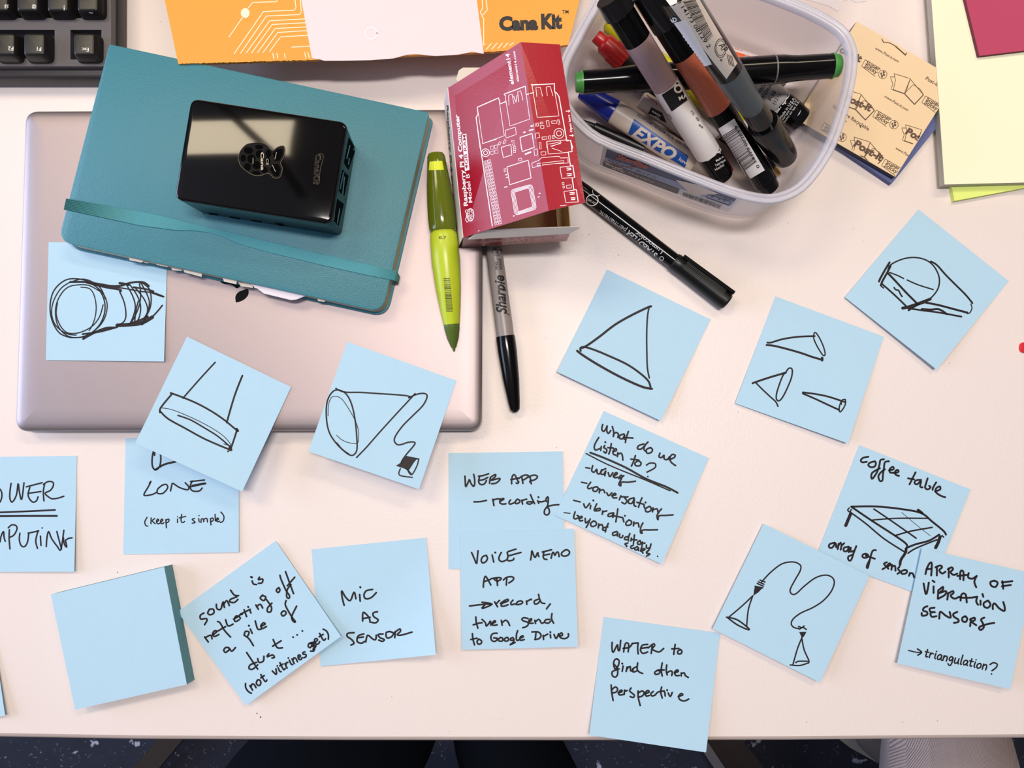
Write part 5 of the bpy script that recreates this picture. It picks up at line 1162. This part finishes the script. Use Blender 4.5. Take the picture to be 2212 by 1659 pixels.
# ------------------------------------------------------------------ specks of dust and crumbs on the desk
rn = random.Random(11); vs = []; fs = []
for (x, y, r_) in ((1336, 551, 1.2), (1272, 506, 1.2), (1258, 508, 1), (1702, 482, 1), (1864, 521, 1), (254, 1236, 1.3), (555, 1541, 1.4), (563, 1549, 1.6), (846, 1505, .9), (1202, 966, .9), (1660, 490, .8), (1594, 890, .9), (1180, 730, .8), (1843, 494, 1), (2051, 785, 1), (347, 47, 1), (1742, 1560, .8), (1950, 1560, 1), (2025, 1557, 1), (1085, 1551, .8), (970, 1580, .8)):
    c = P(x, y, 0); k = len(vs)
    for i in range(5): a = i*1.256; q = rn.uniform(.6, 1.3)*r_*.0003; vs.append(c+V((math.cos(a)*q, math.sin(a)*q, .0001)))
    vs.append(c+V((0, 0, .0004))); fs += [(k+i, k+(i+1) % 5, k+5) for i in range(5)]
dst = obj('crumbs', vs, fs, mat('crumb', (92, 74, 62), .9), kind='stuff'); dst['label'] = 'dark crumbs and dust specks scattered on the bare white desk'; dst['category'] = 'crumbs'

# ------------------------------------------------------------------ people at the desk (only laps show under the front edge)
def person(label, hips, knees, ankles, toes, pelvis, m_tr, rad, m_shoe, m_sole, scales=(1, 1)):
    t = thing('person', label, 'person', V((pelvis.x, pelvis.y, 0)), None)
    def skin(name, verts, edges, radii, m, root=0, sub=2):
        me = bpy.data.meshes.new(name); me.from_pydata([tuple(v-wloc(t)) for v in verts], edges, []); me.materials.append(m)
        o = bpy.data.objects.new(name, me); COL.objects.link(o); o.parent = t
        o.modifiers.new('skin', 'SKIN')
        sv = me.skin_vertices[0].data
        for i, r in enumerate(radii): sv[i].radius = (r, r) if not isinstance(r, tuple) else r
        sv[root].use_root = True
        ss = o.modifiers.new('subsurf', 'SUBSURF'); ss.levels = sub; ss.render_levels = sub
        for md in o.modifiers:
            if md.type == 'SKIN': md.use_smooth_shade = True
        return o
    vs = [pelvis, pelvis+V((0, -.02, .12)), pelvis+V((0, -.04, .26))]; ed = [(0, 1), (1, 2)]; rd = [rad*1.5, rad*1.6, rad*1.6]
    rad0 = rad
    for h_, k_, a_, q_ in zip(hips, knees, ankles, scales):
        i = len(vs); rad = rad0*q_; vs += [h_, h_.lerp(k_, .5), k_, k_.lerp(a_, .45)+V((0, .012, 0)), a_]; ed += [(0, i), (i, i+1), (i+1, i+2), (i+2, i+3), (i+3, i+4)]; rd += [rad*1.12, rad, rad*.80, rad*.72, rad*.52]
    skin('trousers', vs, ed, rd, m_tr)
    for a_, to in zip(ankles, toes):
        q = a_.copy(); q.z = .045; z = to.copy(); z.z = .032
        d = (z-q).normalized()
        s_ = skin('shoe', [q-d*.035, q+V((0, 0, .03)), q.lerp(z, .55), z], [(0, 1), (1, 2), (2, 3)], [.035, .036, .034, .028], m_shoe)
        n_ = V((-d.y, d.x, 0)); lp_ = []
        for u, w in ((-.075, .012), (-.07, .03), (.0, .034), (.06, .040), (.13, .036), (.165, .014)): lp_.append((u, w))
        pts = [q+d*u+n_*w for u, w in lp_]+[q+d*u-n_*w for u, w in reversed(lp_)]
        ls = [[V((p.x, p.y, z_)) for p in pts] for z_ in (.002, .02)]
        v2, f2 = loft(ls); sl = obj('sole', v2, f2, m_sole, t)
    return t
M_tr = mat('black_trousers', (9, 12, 19), .9, spec=.1, var=.2, vscale=40)
nt = M_tr.node_tree
M_cord = mat('grey_corduroy', (192, 172, 166), .9, spec=.15)
nt = M_cord.node_tree; wv = nt.nodes.new('ShaderNodeTexWave'); wv.inputs['Scale'].default_value = 330; wv.inputs['Distortion'].default_value = 0; wv.bands_direction = 'X'
mpn = nt.nodes.new('ShaderNodeMapping'); mpn.inputs['Rotation'].default_value = (0, 0, .5)
bp = nt.nodes.new('ShaderNodeBump'); bp.inputs['Strength'].default_value = .8; bp.inputs['Distance'].default_value = .001
nt.links.new(nt.nodes['Texture Coordinate'].outputs['Object'], mpn.inputs[0]); nt.links.new(mpn.outputs[0], wv.inputs['Vector']); nt.links.new(wv.outputs['Fac'], bp.inputs['Height']); nt.links.new(bp.outputs[0], nt.nodes['Principled BSDF'].inputs['Normal'])
hz = -.20
def PZ(x, y, h): return P(x, y, h)
k1, k2 = PZ(818, 1545, hz+.0), PZ(1064, 1545, hz)
h1, h2 = PZ(500, 1900, hz+.0), PZ(1225, 1900, hz)
pel = (h1+h2)/2+V((0, -.08, -.01))
an1, an2 = V((k1.x, k1.y+.05, .09)), V((k2.x+.02, k2.y+.05, .09))
person('person in black trousers seated at the desk, only the thighs showing below the desk edge', [h1, h2], [k1, k2], [an1, an2], [an1+V((0, .14, 0)), an2+V((.02, .14, 0))], pel, M_tr, .086, mat('black_shoe', (14, 13, 13), .5), mat('dark_sole', (30, 28, 28), .7), (1, .68))
k1, k2 = PZ(2042, 1540, hz), PZ(2420, 1545, hz)
h1, h2 = PZ(2060, 1900, hz), PZ(2400, 1900, hz)
pel = (h1+h2)/2+V((0, -.08, -.01))
an1, an2 = P(1985, 1660, -T+.09), V((k2.x, k2.y+.05, .09))
t2 = person('person in grey corduroy trousers at the lower right, one thigh and shoe showing', [h1, h2], [k1, k2], [an1, an2], [P(1850, 1560, -T+.03), an2+V((0, .14, 0))], pel, M_cord, .066, mat('pale_shoe', (120, 108, 100), .6), mat('beige_sole', (196, 184, 168), .6))
